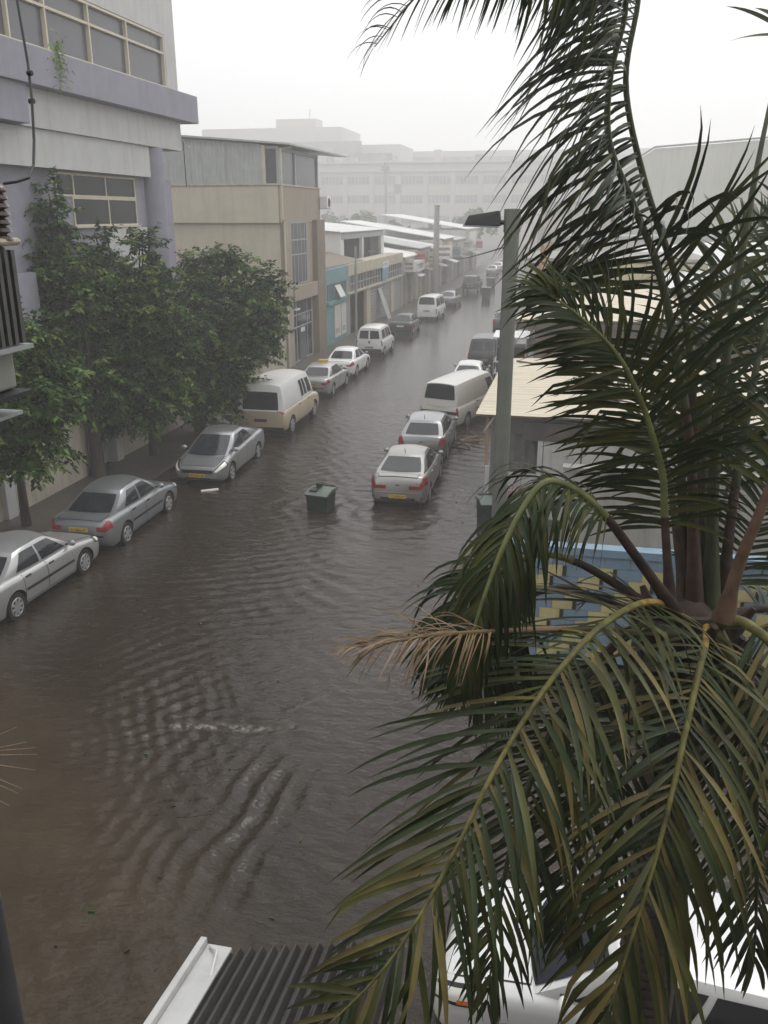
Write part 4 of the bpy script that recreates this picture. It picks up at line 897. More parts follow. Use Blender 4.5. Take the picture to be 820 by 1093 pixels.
m_ = MB(); m_.box(-.7, .7, -.3, .3, 15.5, 16.3, alu2); m_.box(-.3, .3, -.2, .2, 16.3, 16.8, alu2); m_.build('lamp_head', lm)
m_ = MB(); m_.bar((0, 0, 12), (2.2, 0, 12), .15, .15, alu2); m_.box(1.4, 2.6, -.3, .3, 12.07, 13.4, alu2); m_.build('side_platform', lm)

# green bins out in the water ------------------------------------------------------
def bin_(lab, x, y, rz, w_, d_, h_, tilt=0, gm=bingreen, group='green rubbish bins in the water', legs=True):
    t = thing('rubbish_bin', lab, 'bin', (x, y, -.12 if h_ > .9 else -.26), rz, group); t.rotation_euler = (tilt, tilt * .6, rz)
    m_ = MB(); a, b_ = w_ / 2, d_ / 2; k = .86
    m_.hexa([(-a * k, -b_ * k, 0), (a * k, -b_ * k, 0), (a * k, b_ * k, 0), (-a * k, b_ * k, 0), (-a, -b_, h_), (a, -b_, h_), (a, b_, h_), (-a, b_, h_)], gm)
    m_.box(-a - .03, a + .03, -b_ - .03, b_ + .03, h_ - .06, h_ - .02, gm); m_.build('body', t, bevel=.02)
    m_ = MB(); m_.grid(lambda u, v: Vector((lerp(-a - .02, a + .02, u), lerp(-b_ - .03, b_ + .02, v), h_ + .012 + .07 * sn(PI * v) * (1 - .2 * abs(2 * u - 1)))), 8, 8, bingrey)
    m_.box(-a - .02, a + .02, -b_ - .05, b_ + .03, h_ - .012, h_ + .012, bingrey); m_.build('lid', t, smooth=40)
    m_ = MB(); m_.tube([(-a * .8, b_ + .02, h_ - .03), (-a * .8, b_ + .12, h_ + .02), (a * .8, b_ + .12, h_ + .02), (a * .8, b_ + .02, h_ - .03)], .022, gm, 6); m_.build('handle', t)
    for sx in (-1, 1):
        m_ = MB(); m_.lathe([(.001, -.03), (.1, -.03), (.1, .03), (.001, .03)], rubber, 14, 'x', (sx * (a * .8), b_ * .9, .06)); m_.build('wheel', t)
    return t
bt = bin_('big green rubbish container floating in the middle of the flooded road', -6.74, 23.3, math.radians(-6), .66, .78, .80, .035)
m_ = MB(); m_.box(-.27, -.02, -.28, .05, .86, .90, black); m_.box(-.16, .02, .0, .14, .90, 1.02, leafA); m_.build('rubbish', bt, bevel=.02)
bin_('green wheeled bin adrift far up the road, the nearer of two', -8.35, 92.5, .1, .95, .95, 1.25)
bin_('green wheeled bin adrift far up the road, the farther of two', -9.1, 107, -.1, .95, .95, 1.25)
q = PZ(519, 577); bin_('dark green wheeled bin beside the lamp post and container', q.x + .02, q.y + .6, .3, .62, .72, 1.06)

# ------------------------------------------------------------------ street lamp
lp = thing('street_lamp', 'grey green street lamp post with a flat black lamp head at left', 'street lamp', (-.88, 13.6, 0))
m_ = MB(); m_.tube([(0, 0, -.3), (0, 0, .5), (0, 0, 8.28)], [.135, .128, .112], polegreen, 20); m_.build('post', lp, smooth=40)
m_ = MB(); m_.lathe([(.22, -.3), (.22, .06), (.15, .1), (.14, .35), (.13, .36)], polegreen, 20); m_.build('base', lp, smooth=30)
m_ = MB(); m_.lathe([(.112, 7.96), (.125, 7.965), (.125, 8.29), (.001, 8.30)], polegreen, 20); m_.build('cap', lp, smooth=30)
m_ = MB(); m_.tube([(-.10, 0, 8.10), (-.24, -.02, 8.11)], .035, black, 8); m_.build('arm', lp)
m_ = MB(); z0 = 8.10
m_.hexa([(-.70, -.17, z0 - .03), (-.16, -.15, z0 - .05), (-.16, .15, z0 - .05), (-.70, .17, z0 - .03), (-.64, -.12, z0 + .10), (-.19, -.11, z0 + .17), (-.19, .11, z0 + .17), (-.64, .12, z0 + .10)], black); hd = m_.build('lamp_head', lp, bevel=.015)
m_ = MB(); m_.hexa([(-.71, -.18, z0 - .055), (-.20, -.16, z0 - .075), (-.20, .16, z0 - .075), (-.71, .18, z0 - .055), (-.71, -.18, z0 - .03), (-.20, -.16, z0 - .05), (-.20, .16, z0 - .05), (-.71, .18, z0 - .03)], mat('lamp_diffuser', (.25, .26, .27), .3)); m_.build('diffuser', hd)
m_ = MB(); p0, p1 = Vector((-.98, 13.6, 7.75)), Vector((-13.3, 92, 6.3)); m_.tube([lerp(p0, p1, k / 24) - Vector((0, 0, 1.0 * sn(PI * k / 24))) for k in range(25)], .013, black, 5); tag(m_.build('overhead_cable'), 'thin dark cable sagging from the street lamp post up the street', 'cable')

# ------------------------------------------------------------------ right side sheds
R1 = (1.5, 24, 0); t_ = thing('corrugated_shed', 'shed with cream corrugated roof, dark front bay and white panel gate with red writing', 'shed', R1)
ya, yb = 23.4, 31.3
m_ = MB(); m_.corr((-2.28, ya, 2.98), (-2.05, yb, 3.3), (7.5, yb, 3.6), (7.5, ya, 2.98), 24, .028, creamroof, n2=3, thick=.04); fin(m_, 'roof', t_, R1)
m_ = MB(); m_.box(-1.9, 7.2, 24.3, 31.0, -.3, 2.8, shutter); fin(m_, 'wall', t_, R1)
m_ = MB(); m_.box(-.98, 7.2, 23.60, 23.72, 2.30, 2.80, mat('dark_rusty_sheet', (.07, .06, .055), .7, var=.3, streak=.4)); fin(m_, 'front_fascia', t_, R1)
m_ = MB(); m_.corr((-1.62, 24.05, 1.35), (-.1, 24.05, 1.35), (-.1, 24.05, 2.35), (-1.62, 24.05, 2.35), 5, .025, mat('grey_corrugated', (.17, .165, .16), .6, .1, var=.2, streak=.4)); fin(m_, 'bay_back', t_, R1)
gm_ = mat('dirty_white_sheet', (.50, .49, .46), .6, 0, var=.1, streak=.55, streakcol=(.22, .19, .15))
m_ = MB(); m_.box(-1.62, -1.36, 23.70, 23.76, -.3, 1.32, gm_); m_.box(-1.34, -.98, 23.70, 23.76, -.3, 1.32, gm_); m_.box(-.96, -.55, 23.70, 23.76, -.3, 1.30, gm_); m_.box(-1.62, -.55, 23.69, 23.70, .37, .39, black); gt = fin(m_, 'panel_gate', t_, R1, bevel=.008)
for i, (s_, zz) in enumerate((('נא לא', .83), ('לחסום', .66), ('החניה', .49))):
    lettering(s_[::-1], .19, mat('red_brush_paint', (.30, .07, .06), .7, var=.3, scale=12), 'lettering', gt, (-1.12 - 1.5, 23.685 - 24, zz), (PI / 2, 0, 0))
m_ = MB(); m_.box(-1.98, -1.86, 23.55, 23.67, -.3, 1.5, white_wall); m_.box(-.54, -.40, 23.62, 23.74, -.3, 2.78, white_wall); m_.box(-2.02, -1.94, 23.85, 23.93, -.3, 2.9, wood); fin(m_, 'post', t_, R1)
m_ = MB(); m_.bar((-2.05, 23.6, 2.5), (-1.75, 23.6, 2.95), .05, .04, white_wall); fin(m_, 'brace', t_, R1)
m_ = MB()
for k in range(7): m_.box(-.38 + k * 1.06, .64 + k * 1.06, 23.66, 23.72, -.3, 2.28, gm_)
fin(m_, 'panel_wall', t_, R1, bevel=.008)
m_ = MB(); m_.tube([(-1.6, 30.6, 3.38), (-1.0, 30.2, 3.37), (-.5, 30.5, 3.40), (.3, 30.0, 3.40)], .03, black, 6); tag(m_.build('roof_cable'), 'black cable lying across the cream corrugated shed roof', 'cable')

R2 = (2, 36, 0); t_ = thing('long_shed', 'long low shed with pale corrugated roof and brown end wall behind the first shed', 'shed', R2)
m_ = MB(); m_.box(-1.15, 14, 33.9, 49.2, -.3, 4.38, mat('brown_board', (.20, .15, .11), .85, var=.2, streak=.4)); fin(m_, 'wall', t_, R2)
m_ = MB(); m_.corr((-1.86, 33.5, 4.45), (-1.05, 49.5, 4.55), (14, 49.5, 4.6), (14, 33.5, 4.5), 44, .03, creamroof, n2=3, thick=.04); fin(m_, 'roof', t_, R2)
m_ = MB(); m_.box(-1.8, 14, 33.62, 33.74, 4.1, 4.38, mat('brown_trim', (.12, .1, .085), .8)); fin(m_, 'eave_board', t_, R2)
for i, (a, b_, lab) in enumerate((((573, 325), (580, 262), 'left one of two leaning wooden posts on the long shed roof'), ((571, 322), (588, 258), 'right one of two leaning wooden posts on the long shed roof'))):
    p0 = PZ(a[0] + (2 if i else 0), a[1], 4.5); p1 = PY(b_[0], b_[1], p0.y + .3); st = thing('wooden_post', lab, 'post', tuple(p0), 0, 'leaning wooden posts')
    m_ = MB(); m_.bar((0, 0, 0), p1 - p0, .15, .13, wood); m_.build('timber', st); m_ = MB(); m_.box(-.16, .16, -.16, .16, -.02, .05, wood); m_.build('foot_plate', st)
R3 = (3, 50, 0); t_ = thing('yellow_workshop', 'pale yellow workshop with dark doorway and flat slab roof behind the long shed', 'workshop', R3)
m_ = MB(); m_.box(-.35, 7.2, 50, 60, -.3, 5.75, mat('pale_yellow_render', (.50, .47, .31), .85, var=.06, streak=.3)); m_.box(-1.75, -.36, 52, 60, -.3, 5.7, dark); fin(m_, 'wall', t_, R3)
m_ = MB(); m_.box(-2.6, 7.4, 49.8, 60.2, 5.85, 6.0, concrete); m_.box(-2.2, -.4, 49.9, 50.2, 5.55, 5.72, black); fin(m_, 'roof_slab', t_, R3)
m_ = MB(); m_.lathe([(.16, .0), (.16, .5), (.22, .5), (.22, .65), (.001, .7)], black, 12, 'z', (.6, 52, 6.0)); fin(m_, 'roof_vent', t_, R3)
R4 = (8, 46, 0); t_ = thing('white_roof_hall', 'hall with white pitched roof and grey gable on the right behind the palm', 'hall', R4)
m_ = MB(); m_.add([(5.2, 43, 4.5), (18, 43, 4.5), (18, 43, 5.9), (9, 43, 6.0), (5.2, 43, 5.0), (5.2, 49.6, 4.5), (18, 49.6, 4.5), (18, 49.6, 5.9), (9, 49.6, 6.0), (5.2, 49.6, 5.0)], [(0, 1, 2, 3, 4), (9, 8, 7, 6, 5), (0, 5, 6, 1), (4, 3, 8, 9), (3, 2, 7, 8), (0, 4, 9, 5), (1, 6, 7, 2)], metal_sheet); fin(m_, 'wall', t_, R4)
m_ = MB(); m_.slab((4.6, 42.7, 5.0), (18, 42.7, 6.1), (18, 68, 7.0), (4.6, 68, 6.0), .1, whiteroof); fin(m_, 'roof', t_, R4)
R5 = (15, 84, 0); t_ = thing('blank_warehouse', 'huge blank pale warehouse wall behind the palm on the right', 'warehouse', R5)
m_ = MB(); m_.add([(3.5, 80, -.3), (40, 80, -.3), (40, 80, 14.5), (15, 80, 14.0), (6.3, 80, 13.4), (3.5, 80, 11.6), (3.5, 110, -.3), (40, 110, -.3), (40, 110, 14.5), (15, 110, 14.0), (6.3, 110, 13.4), (3.5, 110, 11.6)], [(0, 1, 2, 3, 4, 5), (11, 10, 9, 8, 7, 6), (0, 5, 11, 6), (5, 4, 10, 11), (4, 3, 9, 10), (3, 2, 8, 9), (1, 7, 8, 2)], mat('pale_green_white', (.50, .50, .45), .85, var=.05, scale=.3, streak=.2)); fin(m_, 'wall', t_, R5)
m_ = MB(); m_.box(6.9, 7.6, 79.9, 79.98, 7.0, 7.8, far_glass_hazed); fin(m_, 'vent', t_, R5)
m_ = MB(); m_.add([(3.3, 79.8, 11.75), (6.2, 79.8, 13.6), (15, 79.8, 14.2), (40, 79.8, 14.7), (3.3, 79.8, 11.6), (6.2, 79.8, 13.45), (15, 79.8, 14.05), (40, 79.8, 14.55)], [(4, 5, 1, 0), (5, 6, 2, 1), (6, 7, 3, 2)], concrete); fin(m_, 'parapet_trim', t_, R5)
# right-hand street fronts in the haze
for i, (a, b_, h_, x0, lab) in enumerate(((62, 72, 4.2, -.8, 'low grey shed just past the pale yellow workshop on the right'), (72.5, 79.5, 6.5, -1.2, 'pale flat fronted unit right of the lamp post in the haze'), (80.5, 104, 8.5, -2.4, 'taller pale building right of the lamp post in the haze'), (105, 135, 9.5, -3.4, 'hazy pale building behind the lamp post'), (136, 175, 8.2, -5.0, 'most distant pale building on the right side of the street'))):
    base = (x0, (a + b_) / 2, 0); t_ = thing('street_building', lab, 'building', base); xr = 3.2 if i in (2,) else 12
    m_ = MB(); m_.box(x0, xr, a, b_, -.3, h_, far_wall); fin(m_, 'wall', t_, base)
    m_ = MB(); m_.box(x0 - .3, xr + .1, a - .1, b_ + .1, h_, h_ + .2, metal_sheet); fin(m_, 'roof', t_, base)
    for k in range(4):
        y0 = lerp(a, b_, (k + .2) / 4); y1 = lerp(a, b_, (k + .8) / 4); m_ = MB(); m_.box(x0 - .03, x0 + .02, y0, y1, -.2, 2.8, [dark, shutter][k % 2]); fin(m_, 'shutter', t_, base)
        if h_ > 6:
            m_ = MB(); m_.box(x0 - .03, x0 + .02, y0, y1, 4.4, 5.8, far_glass_hazed); fin(m_, 'window', t_, base)
aw = thing('street_stall', 'white topped stall rack standing beside the grey van', 'stall', (-2.7, 45.6, 0))
m_ = MB(); m_.slab((-.9, -1.0, 2.35), (.9, -1.0, 2.35), (.9, 1.0, 2.45), (-.9, 1.0, 2.45), .06, white_p); m_.build('canopy', aw)
for zz in (.45, 1.05):
    m_ = MB(); m_.box(-.85, .85, -.9, .9, zz, zz + .05, white_p); m_.build('shelf', aw)
for a in (-.82, .82):
    for b_ in (-.85, .85):
        m_ = MB(); m_.tube([(a, b_, -.3), (a, b_, 2.36)], .035, alu2, 6); m_.build('leg', aw)
m_ = MB(); m_.box(-.7, .7, -.7, .8, 1.1, 1.8, black); m_.box(-.7, .6, -.7, .8, .5, .95, dkgrey); m_.build('goods', aw, bevel=.04)
aw = thing('far_awning', 'pale lean-to awning on a white post right of the lamp post', 'awning', (-1.7, 56.5, 0))
m_ = MB(); m_.slab((-1.9, -4, 3.2), (1.2, -4, 3.6), (1.2, 4, 3.6), (-1.9, 4, 3.2), .06, whiteroof); m_.build('canopy', aw)
for yy in (-3.6, 3.6):
    m_ = MB(); m_.tube([(-1.7, yy, -.3), (-1.7, yy, 3.2)], .09, white_p, 8); m_.build('post', aw)
# yellow and blue block wall -----------------------------------------------------
YW = (1.2, 15.5, 0); t_ = thing('painted_block_wall', 'low block wall painted in yellow and blue steps with a blue top', 'wall', YW)
yel = mat('yellow_block_paint', (.58, .51, .24), .7, var=.1, streak=.3); blu = mat('blue_block_paint', (.20, .30, .40), .7, var=.12, streak=.3)
bw, bh = .46, .225; rows = 10
m_ = MB(); my = MB(); mk = MB()
for r in range(rows):
    for k in range(-3, 14):
        x0 = -.6 + k * bw + (bw / 2 if r % 2 else 0); z0 = -.05 + r * bh
        if x0 < -1.2 or x0 > 5.0: continue
        pat = (k * 2 + (1 if r % 2 else 0) + (rows - r) // 1 * 1) % 4
        bm_ = my if pat < 2 and r < rows - 1 else m_
        bm_.box(x0, x0 + bw - .012, 15.4, 15.6, z0, z0 + bh - .010, yel if bm_ is my else blu)
        if bm_ is my: mk.box(x0 + bw - .075, x0 + bw - .012, 15.385, 15.399, z0 + .01, z0 + bh - .012, black)
m_.box(-1.2, 5.2, 15.36, 15.64, -.05 + rows * bh, .1 + rows * bh, blu); m_.box(-1.15, 5.1, 15.43, 15.57, -.3, -.05 + rows * bh - .005, concrete)
fin(m_, 'blue_blocks', t_, YW); fin(my, 'yellow_blocks', t_, YW); fin(mk, 'black_marks', t_, YW)
gw = thing('grey_yard_wall', 'plain grey rendered yard wall between the block wall and the shed', 'wall', (2.8, 19.5, 0))
m_ = MB(); m_.box(-2.6, 5, -.12, .12, -.3, 2.7, mat('grey_render', (.36, .345, .32), .85, var=.1, streak=.5)); m_.build('panel', gw); m_ = MB(); m_.box(-2.65, 5, -.17, .17, 2.7, 2.78, concrete); m_.build('coping', gw)

# ------------------------------------------------------------------ entrance canopy below the camera
cv = thing('entrance_canopy', 'dark corrugated canopy with white gutter edge at the bottom of the photo', 'canopy', (-1.3, 2.2, 4.7))
e0 = PD(247, 1022, 4.35) - Vector((-1.3, 2.2, 4.7)); 
hz_ = e0.z
m_ = MB(); xl, xr, yf, yk = e0.x, e0.x + .82, e0.y, -.3
tilt = .0
m_.corr((xl, yf, hz_), (xr, yf + .25, hz_), (xr, yk, hz_ + .25), (xl - .0, yk, hz_ + .25), 15, .022, mat('dark_corrugated_roof', (.055, .052, .050), .6, .0, var=.25, streak=.3), n2=3, thick=.03); m_.build('roof_sheet', cv)
m_ = MB(); gw_ = .135
for (a, b_, zz0, zz1) in ((-gw_, -.004, -.02, .035), (-gw_ - .035, -gw_ + .0, -.06, .075)):
    m_.hexa([(xl + a, yk, hz_ + .25 + zz0), (xl + b_, yk, hz_ + .25 + zz0), (xl + b_, yf + .03, hz_ + zz0), (xl + a, yf + .03, hz_ + zz0), (xl + a, yk, hz_ + .25 + zz1), (xl + b_, yk, hz_ + .25 + zz1), (xl + b_, yf + .03, hz_ + zz1), (xl + a, yf + .03, hz_ + zz1)], mat('white_gutter', (.60, .60, .59), .4, var=.06, streak=.3))
m_.build('gutter', cv, bevel=.006)
m_ = MB(); m_.box(xl - gw_ + .01, xl - gw_ + .028, yk + .02, yf, hz_ + .036, hz_ + .04, black); m_.build('gutter_seam', cv)
for (a, b_) in ((xl + .1, yf - .1), (xr - .1, yf - .1)):
    m_ = MB(); m_.tube([(a, b_, -5.0), (a, b_, hz_ - .05)], .05, white_p, 10); m_.build('post', cv)
m_ = MB()
for k in range(7): m_.lathe([(.013, .0), (.013, .012), (.001, .018)], white_p, 8, 'z', (xl + .10 + k * .105, yf - .18 - (k % 2) * .02, hz_ + .035))
m_.build('roof_screws', cv)
m_ = MB(); m_.tube([e0 + Vector((-.11, -.0, .05)), e0 + Vector((-.05, -.05, .08)), e0 + Vector((.0, -.35, .06)), e0 + Vector((.06, -1.0, .12)), e0 + Vector((.1, -2, .2))], .008, white_p, 6)
m_.v = [(x - 1.3, y + 2.2, z + 4.7) for x, y, z in m_.v]; tag(m_.build('thin_cable'), 'thin white cable lying over the canopy gutter', 'cable')

# ------------------------------------------------------------------ pole transformer at the left edge
pp = PD(-16, 1010, 6.1); PXX, PYY = pp.x, pp.y
tpz = thing('power_pole', 'dark power pole at the lower left corner', 'pole', (PXX, PYY, 0)); m_ = MB(); m_.tube([(0, 0, -.3), (0, 0, 10.5)], [.17, .13], mat('tarred_pole', (.035, .036, .042), .7, var=.3), 14); m_.build('shaft', tpz, smooth=40)
m_ = MB(); m_.box(-.5, .5, -.06, .06, 9.7, 9.82, wood); m_.build('crossarm', tpz)
def T_(px, py): q = PY(px, py, PYY + .15); return q.x - PXX, q.z
trf = thing('pole_transformer', 'grey ribbed transformer with brown insulator cut off at the left edge', 'transformer', (PXX, PYY, 0))
xr_, zt_ = T_(13, 262); xr2, zb_ = T_(23, 368); x3, zl = T_(15, 412); x4, zk = T_(24, 408); x5, zk2 = T_(18, 434)
xl_ = xr_ - 1.0
m_ = MB(); m_.box(xl_, xr_ - .02, -.3, .13, zb_, zt_, mat('transformer_grey', (.10, .10, .095), .5, .2, var=.15)); m_.build('tank', trf, bevel=.02)
m_ = MB()
for k in range(9): m_.box(xr_ - .02 - .045 * k - .03, xr_ - .02 - .045 * k, -.40, -.3, zb_ + .02, zt_ - .02, M['transformer_grey'])
for k in range(7): m_.box(xr_ - .02, xr_ + .035, -.28 + k * .06, -.25 + k * .06, zb_ + .02, zt_ - .02, M['transformer_grey'])
m_.build('radiator', trf)
m_ = MB(); m_.box(xl_ + .05, xr_ - .06, -.28, .12, zl, zb_ - .01, mat('pale_cabinet', (.30, .31, .27), .5, var=.1)); m_.build('cabinet', trf, bevel=.015)
m_ = MB(); m_.box(xl_, xr_ + .05, -.42, .15, zb_ - .012, zb_ + .012, alu2); m_.box(xl_, xr_ + .03, -.5, .12, zl - .03, zl - .005, black); m_.box(xl_, xr_ - .05, -.5, .12, zk2 - .03, zk2 - .01, alu2); m_.build('bracket', trf)
xi, zi0 = T_(9, 258); xi1, zi1 = T_(3, 197)
m_ = MB(); prof = [(.03, 0)]
n = 7
for k in range(n): h0 = (zi1 - zi0) * (k / n); prof += [(.028, h0), (.058 - .002 * k, h0 + .012), (.05 - .002 * k, h0 + .03), (.026, h0 + .036)]
prof += [(.02, zi1 - zi0), (.001, zi1 - zi0)]
m_.lathe(prof, mat('brown_porcelain', (.055, .030, .022), .25, var=.2, coat=.5), 20, 'z', (0, 0, 0)); ib = m_.build('insulator', trf, smooth=40); ib.location = (xi, .1, zi0); ib.rotation_euler = (0, math.atan2(xi1 - xi, zi1 - zi0), 0)
m_ = MB(); m_.box(xi - .10, xi + .05, .0, .2, zt_, zi0 + .02, mat('pale_porcelain', (.42, .38, .26), .4)); m_.build('bushing_base', trf, bevel=.02)
pts = [(xi1 + .0, PYY + .25, zi1)] + []
cab = [PY(4, 196, PYY + .25), PY(18, 194, PYY + .25), PY(31, 190, PYY + .3), PY(36, 176, PYY + .4), PY(36.5, 150, PYY + .5), PY(34, 105, PYY + .6), PY(30, 68, PYY + .7), PY(20, 10, PYY + .8), PY(8, -60, PYY + .9)]
m_ = MB(); m_.tube(cab, .0075, black, 6)
for q in (PY(34, 108, PYY + .6), PY(32, 78, PYY + .66)): m_.tube([q + Vector((-.014, 0, 0)), q + Vector((.014, 0, 0))], .014, black, 8)
tag(m_.build('power_cable'), 'black power cable looping up from the brown insulator at the left edge', 'cable')

# the building the photograph is taken from: a plain wall behind the window
own_facade = MB(); own_facade.box(-9, 14, -.75, -.35, -.3, 13.5, mat('own_wall', (.30, .29, .27), .85, var=.08, streak=.3)); fo = own_facade.build('wall'); fo['kind'] = 'structure'
# ------------------------------------------------------------------ street trees on the left
def leafy_tree(lab, x, y, blobs, seed, nleaf, trunk_r=.17, fork=2.4, leaf=.19, lean=(0, 0), bias=(.25, .55)):
    """blobs: list of (dx, dy, z, rx, rz) foliage masses"""
    rr = random.Random(seed); t = thing('street_tree', lab, 'tree', (x, y, -.1), 0, 'leafy trees along the cream wall')
    m_ = MB(); top = Vector((lean[0], lean[1], fork))
    m_.tube([(0, 0, -.2), (rr.uniform(-.03, .03), 0, .5), (lean[0] * .5, lean[1] * .5, fork * .55), top], [trunk_r * 1.25, trunk_r, trunk_r * .85, trunk_r * .75], bark, 12); m_.build('trunk', t, smooth=60)
    lb = MB(); tips = []
    for (dx, dy, z, rx, rz) in blobs:
        c = Vector((dx, dy, z))
        for k in range(3):
            e = c + Vector((rr.uniform(-.6, .6) * rx, rr.uniform(-.6, .6) * rx, rr.uniform(-.2, .8) * rz)); mid = top.lerp(e, .5) + Vector((rr.uniform(-.2, .2), rr.uniform(-.2, .2), .15))
            lb.tube([top - Vector((0, 0, .1)), mid, e], [trunk_r * .5, trunk_r * .28, .02], bark, 6)
    lb.build('limbs', t, smooth=60)
    cr = MB(); tot = sum(b_[3] ** 2 * b_[4] for b_ in blobs)
    mats_ = (leafA, leafB, leafC)
    V = {0: ([], []), 1: ([], []), 2: ([], [])}
    for (dx, dy, z, rx, rz) in blobs:
        rx *= 1.1; rz *= 1.08; n = int(nleaf * 1.3 * rx * rx * rz / tot); nsp = max(8, n // 34)
        for s_ in range(nsp):        # each spray is a drooping twig of paired leaves
            d = Vector((rr.gauss(0, 1), rr.gauss(0, 1), rr.gauss(0, 1))).normalized() * (rr.random() ** .42)
            o = Vector((dx + d.x * rx, dy + d.y * rx, z + d.z * rz))
            out = Vector((d.x, d.y, .15 + d.z * .5)) + Vector((rr.gauss(0, .35), rr.gauss(0, .35), rr.gauss(0, .3))) + Vector((-.12, .1, 0)); out.normalize()
            L_ = rr.uniform(.5, .95); mi = rr.choices((0, 1, 2), (4, 4, 1.7))[0]
            for k in range(34 // 2):
                f = (k + .5) / 17; p = o + out * (L_ * (f - .35)) - Vector((0, 0, .28 * f * f * L_))
                for sd in (-1, 1):
                    side = out.cross(Vector((0, 0, 1))); side = side.normalized() if side.length > .01 else Vector((1, 0, 0))
                    ld = (side * sd * rr.uniform(.6, 1.1) + out * rr.uniform(.2, .8) + Vector((0, 0, rr.uniform(-.65, .15))) + Vector((rr.gauss(0, .25), rr.gauss(0, .25), rr.gauss(0, .15)))).normalized()
                    ll = leaf * rr.uniform(.65, 1.25); up_ = (Vector((0, 0, 1)) + Vector((rr.gauss(0, .35), rr.gauss(0, .35), 0))).normalized()
                    ws = ld.cross(up_).normalized() * ll * rr.uniform(.22, .32); dr = Vector((0, 0, -ll * .18))
                    m2 = mi if rr.random() < .8 else rr.choice((0, 1, 1, 2)); vs, fs = V[m2]; b0 = len(vs)
                    q = p + Vector((rr.gauss(0, .03), rr.gauss(0, .03), rr.gauss(0, .03)))
                    vs += [q, q + ld * ll * .45 + ws, q + ld * ll + dr, q + ld * ll * .45 - ws]; fs.append((b0, b0 + 1, b0 + 2, b0 + 3))
    for k in V: cr.add(V[k][0], V[k][1], mats_[k])
    cr.build('crown', t); return t
pA = PZ(29, 562); pB = PZ(97, 508); pC = PZ(160, 486); pDx, pDy = -14.1, 31.6
def rel(px, py, Y, b): q = PY(px, py, Y); return (q.x - b[0], q.y - b[1], q.z + .1)
a = (pA.x, pA.y)
leafy_tree('small leafy tree with slim trunk behind the nearest silver saloon', a[0], a[1], [rel(8, 390, 18.8, a) + (1.0, 1.5), rel(45, 420, 19.2, a) + (.85, 1.2), rel(40, 470, 19.5, a) + (.8, .7), rel(-25, 450, 18.5, a) + (1.1, 1.2), rel(22, 490, 19, a) + (.7, .5)], 11, 11000, .13)
a = (pB.x + .3, pB.y)
leafy_tree('tall narrow leafy tree against the lavender wall left of the window', a[0], a[1], [rel(55, 225, 25.3, a) + (.55, 1.0), rel(62, 290, 25.3, a) + (.95, 1.3), rel(85, 310, 25.0, a) + (.8, 1.2), rel(60, 370, 25, a) + (1.2, 1.3), rel(100, 400, 25, a) + (1.0, 1.1), rel(30, 300, 24.6, a) + (.75, .9), rel(35, 260, 25, a) + (.6, .8)], 12, 16000, .24)
a = (pC.x + .2, pC.y)
leafy_tree('bushy leafy tree with two pointed tops in front of the lower window', a[0], a[1], [rel(110, 262, 26.8, a) + (.42, .75), rel(108, 300, 26.8, a) + (.75, 1.0), rel(152, 270, 27, a) + (.5, .8), rel(150, 320, 26.8, a) + (1.15, 1.3), rel(175, 360, 26.8, a) + (1.0, 1.2), rel(125, 370, 26.5, a) + (1.3, 1.3), rel(150, 420, 26.5, a) + (1.3, 1.0), rel(110, 430, 26.2, a) + (1.0, .8)], 13, 26000, .17)
a = (pDx, pDy)
leafy_tree('dense dark leafy tree beside the tan van, farthest along the wall', a[0], a[1], [rel(232, 292, 31.5, a) + (.95, .95), rel(255, 282, 31.6, a) + (.6, .6), rel(207, 290, 31.5, a) + (.7, .8), rel(280, 315, 31.6, a) + (.95, .95), rel(240, 345, 31.2, a) + (1.7, 1.4), rel(278, 355, 31.4, a) + (.9, 1.0), rel(215, 400, 31, a) + (1.5, 1.2), rel(238, 402, 31.2, a) + (1.2, .8), rel(200, 345, 31.2, a) + (1.0, 1.2), rel(225, 435, 31, a) + (1.2, .6)], 14, 30000, .2)

# ------------------------------------------------------------------ feather palm in the foreground
PB = Vector((.92, 5.35, 0)); CR = PD(740, 650, 5.45)
palm = thing('palm_tree', 'large feather palm with wind-blown arching fronds filling the right foreground', 'palm tree', (CR.x, CR.y, 0))
m_ = MB(); m_.tube([(0, 0, -.3), (.02, .02, 1.5), (0, 0, 3.5), (0, 0, CR.z - .75), (0, 0, CR.z - .3), (0, 0, CR.z)], [.26, .21, .19, .2, .25, .16], bark, 16)
for k in range(60):
    z = .1 + k * (CR.z - .9) / 60; m_.lathe([(.20, z), (.215, z + .03), (.20, z + .07)], bark, 14)
m_.build('trunk', palm, smooth=50)
m_ = MB()
for k in range(26):   # old sheaths round the heart
    a = k * 2.399; r_ = .17 + .05 * (k % 3); p0 = Vector((cs(a) * .15, sn(a) * .15, CR.z - .85 + .02 * k)); m_.tube([p0, p0 + Vector((cs(a) * .10, sn(a) * .10, .25)), p0 + Vector((cs(a) * .22, sn(a) * .22, .45))], [.085, .06, .02], rach_b, 7)
m_.lathe([(.12, CR.z - .5), (.20, CR.z - .35), (.17, CR.z - .05), (.05, CR.z + .06), (.001, CR.z + .07)], rach_b, 14)
m_.build('leaf_sheaths', palm, smooth=60)

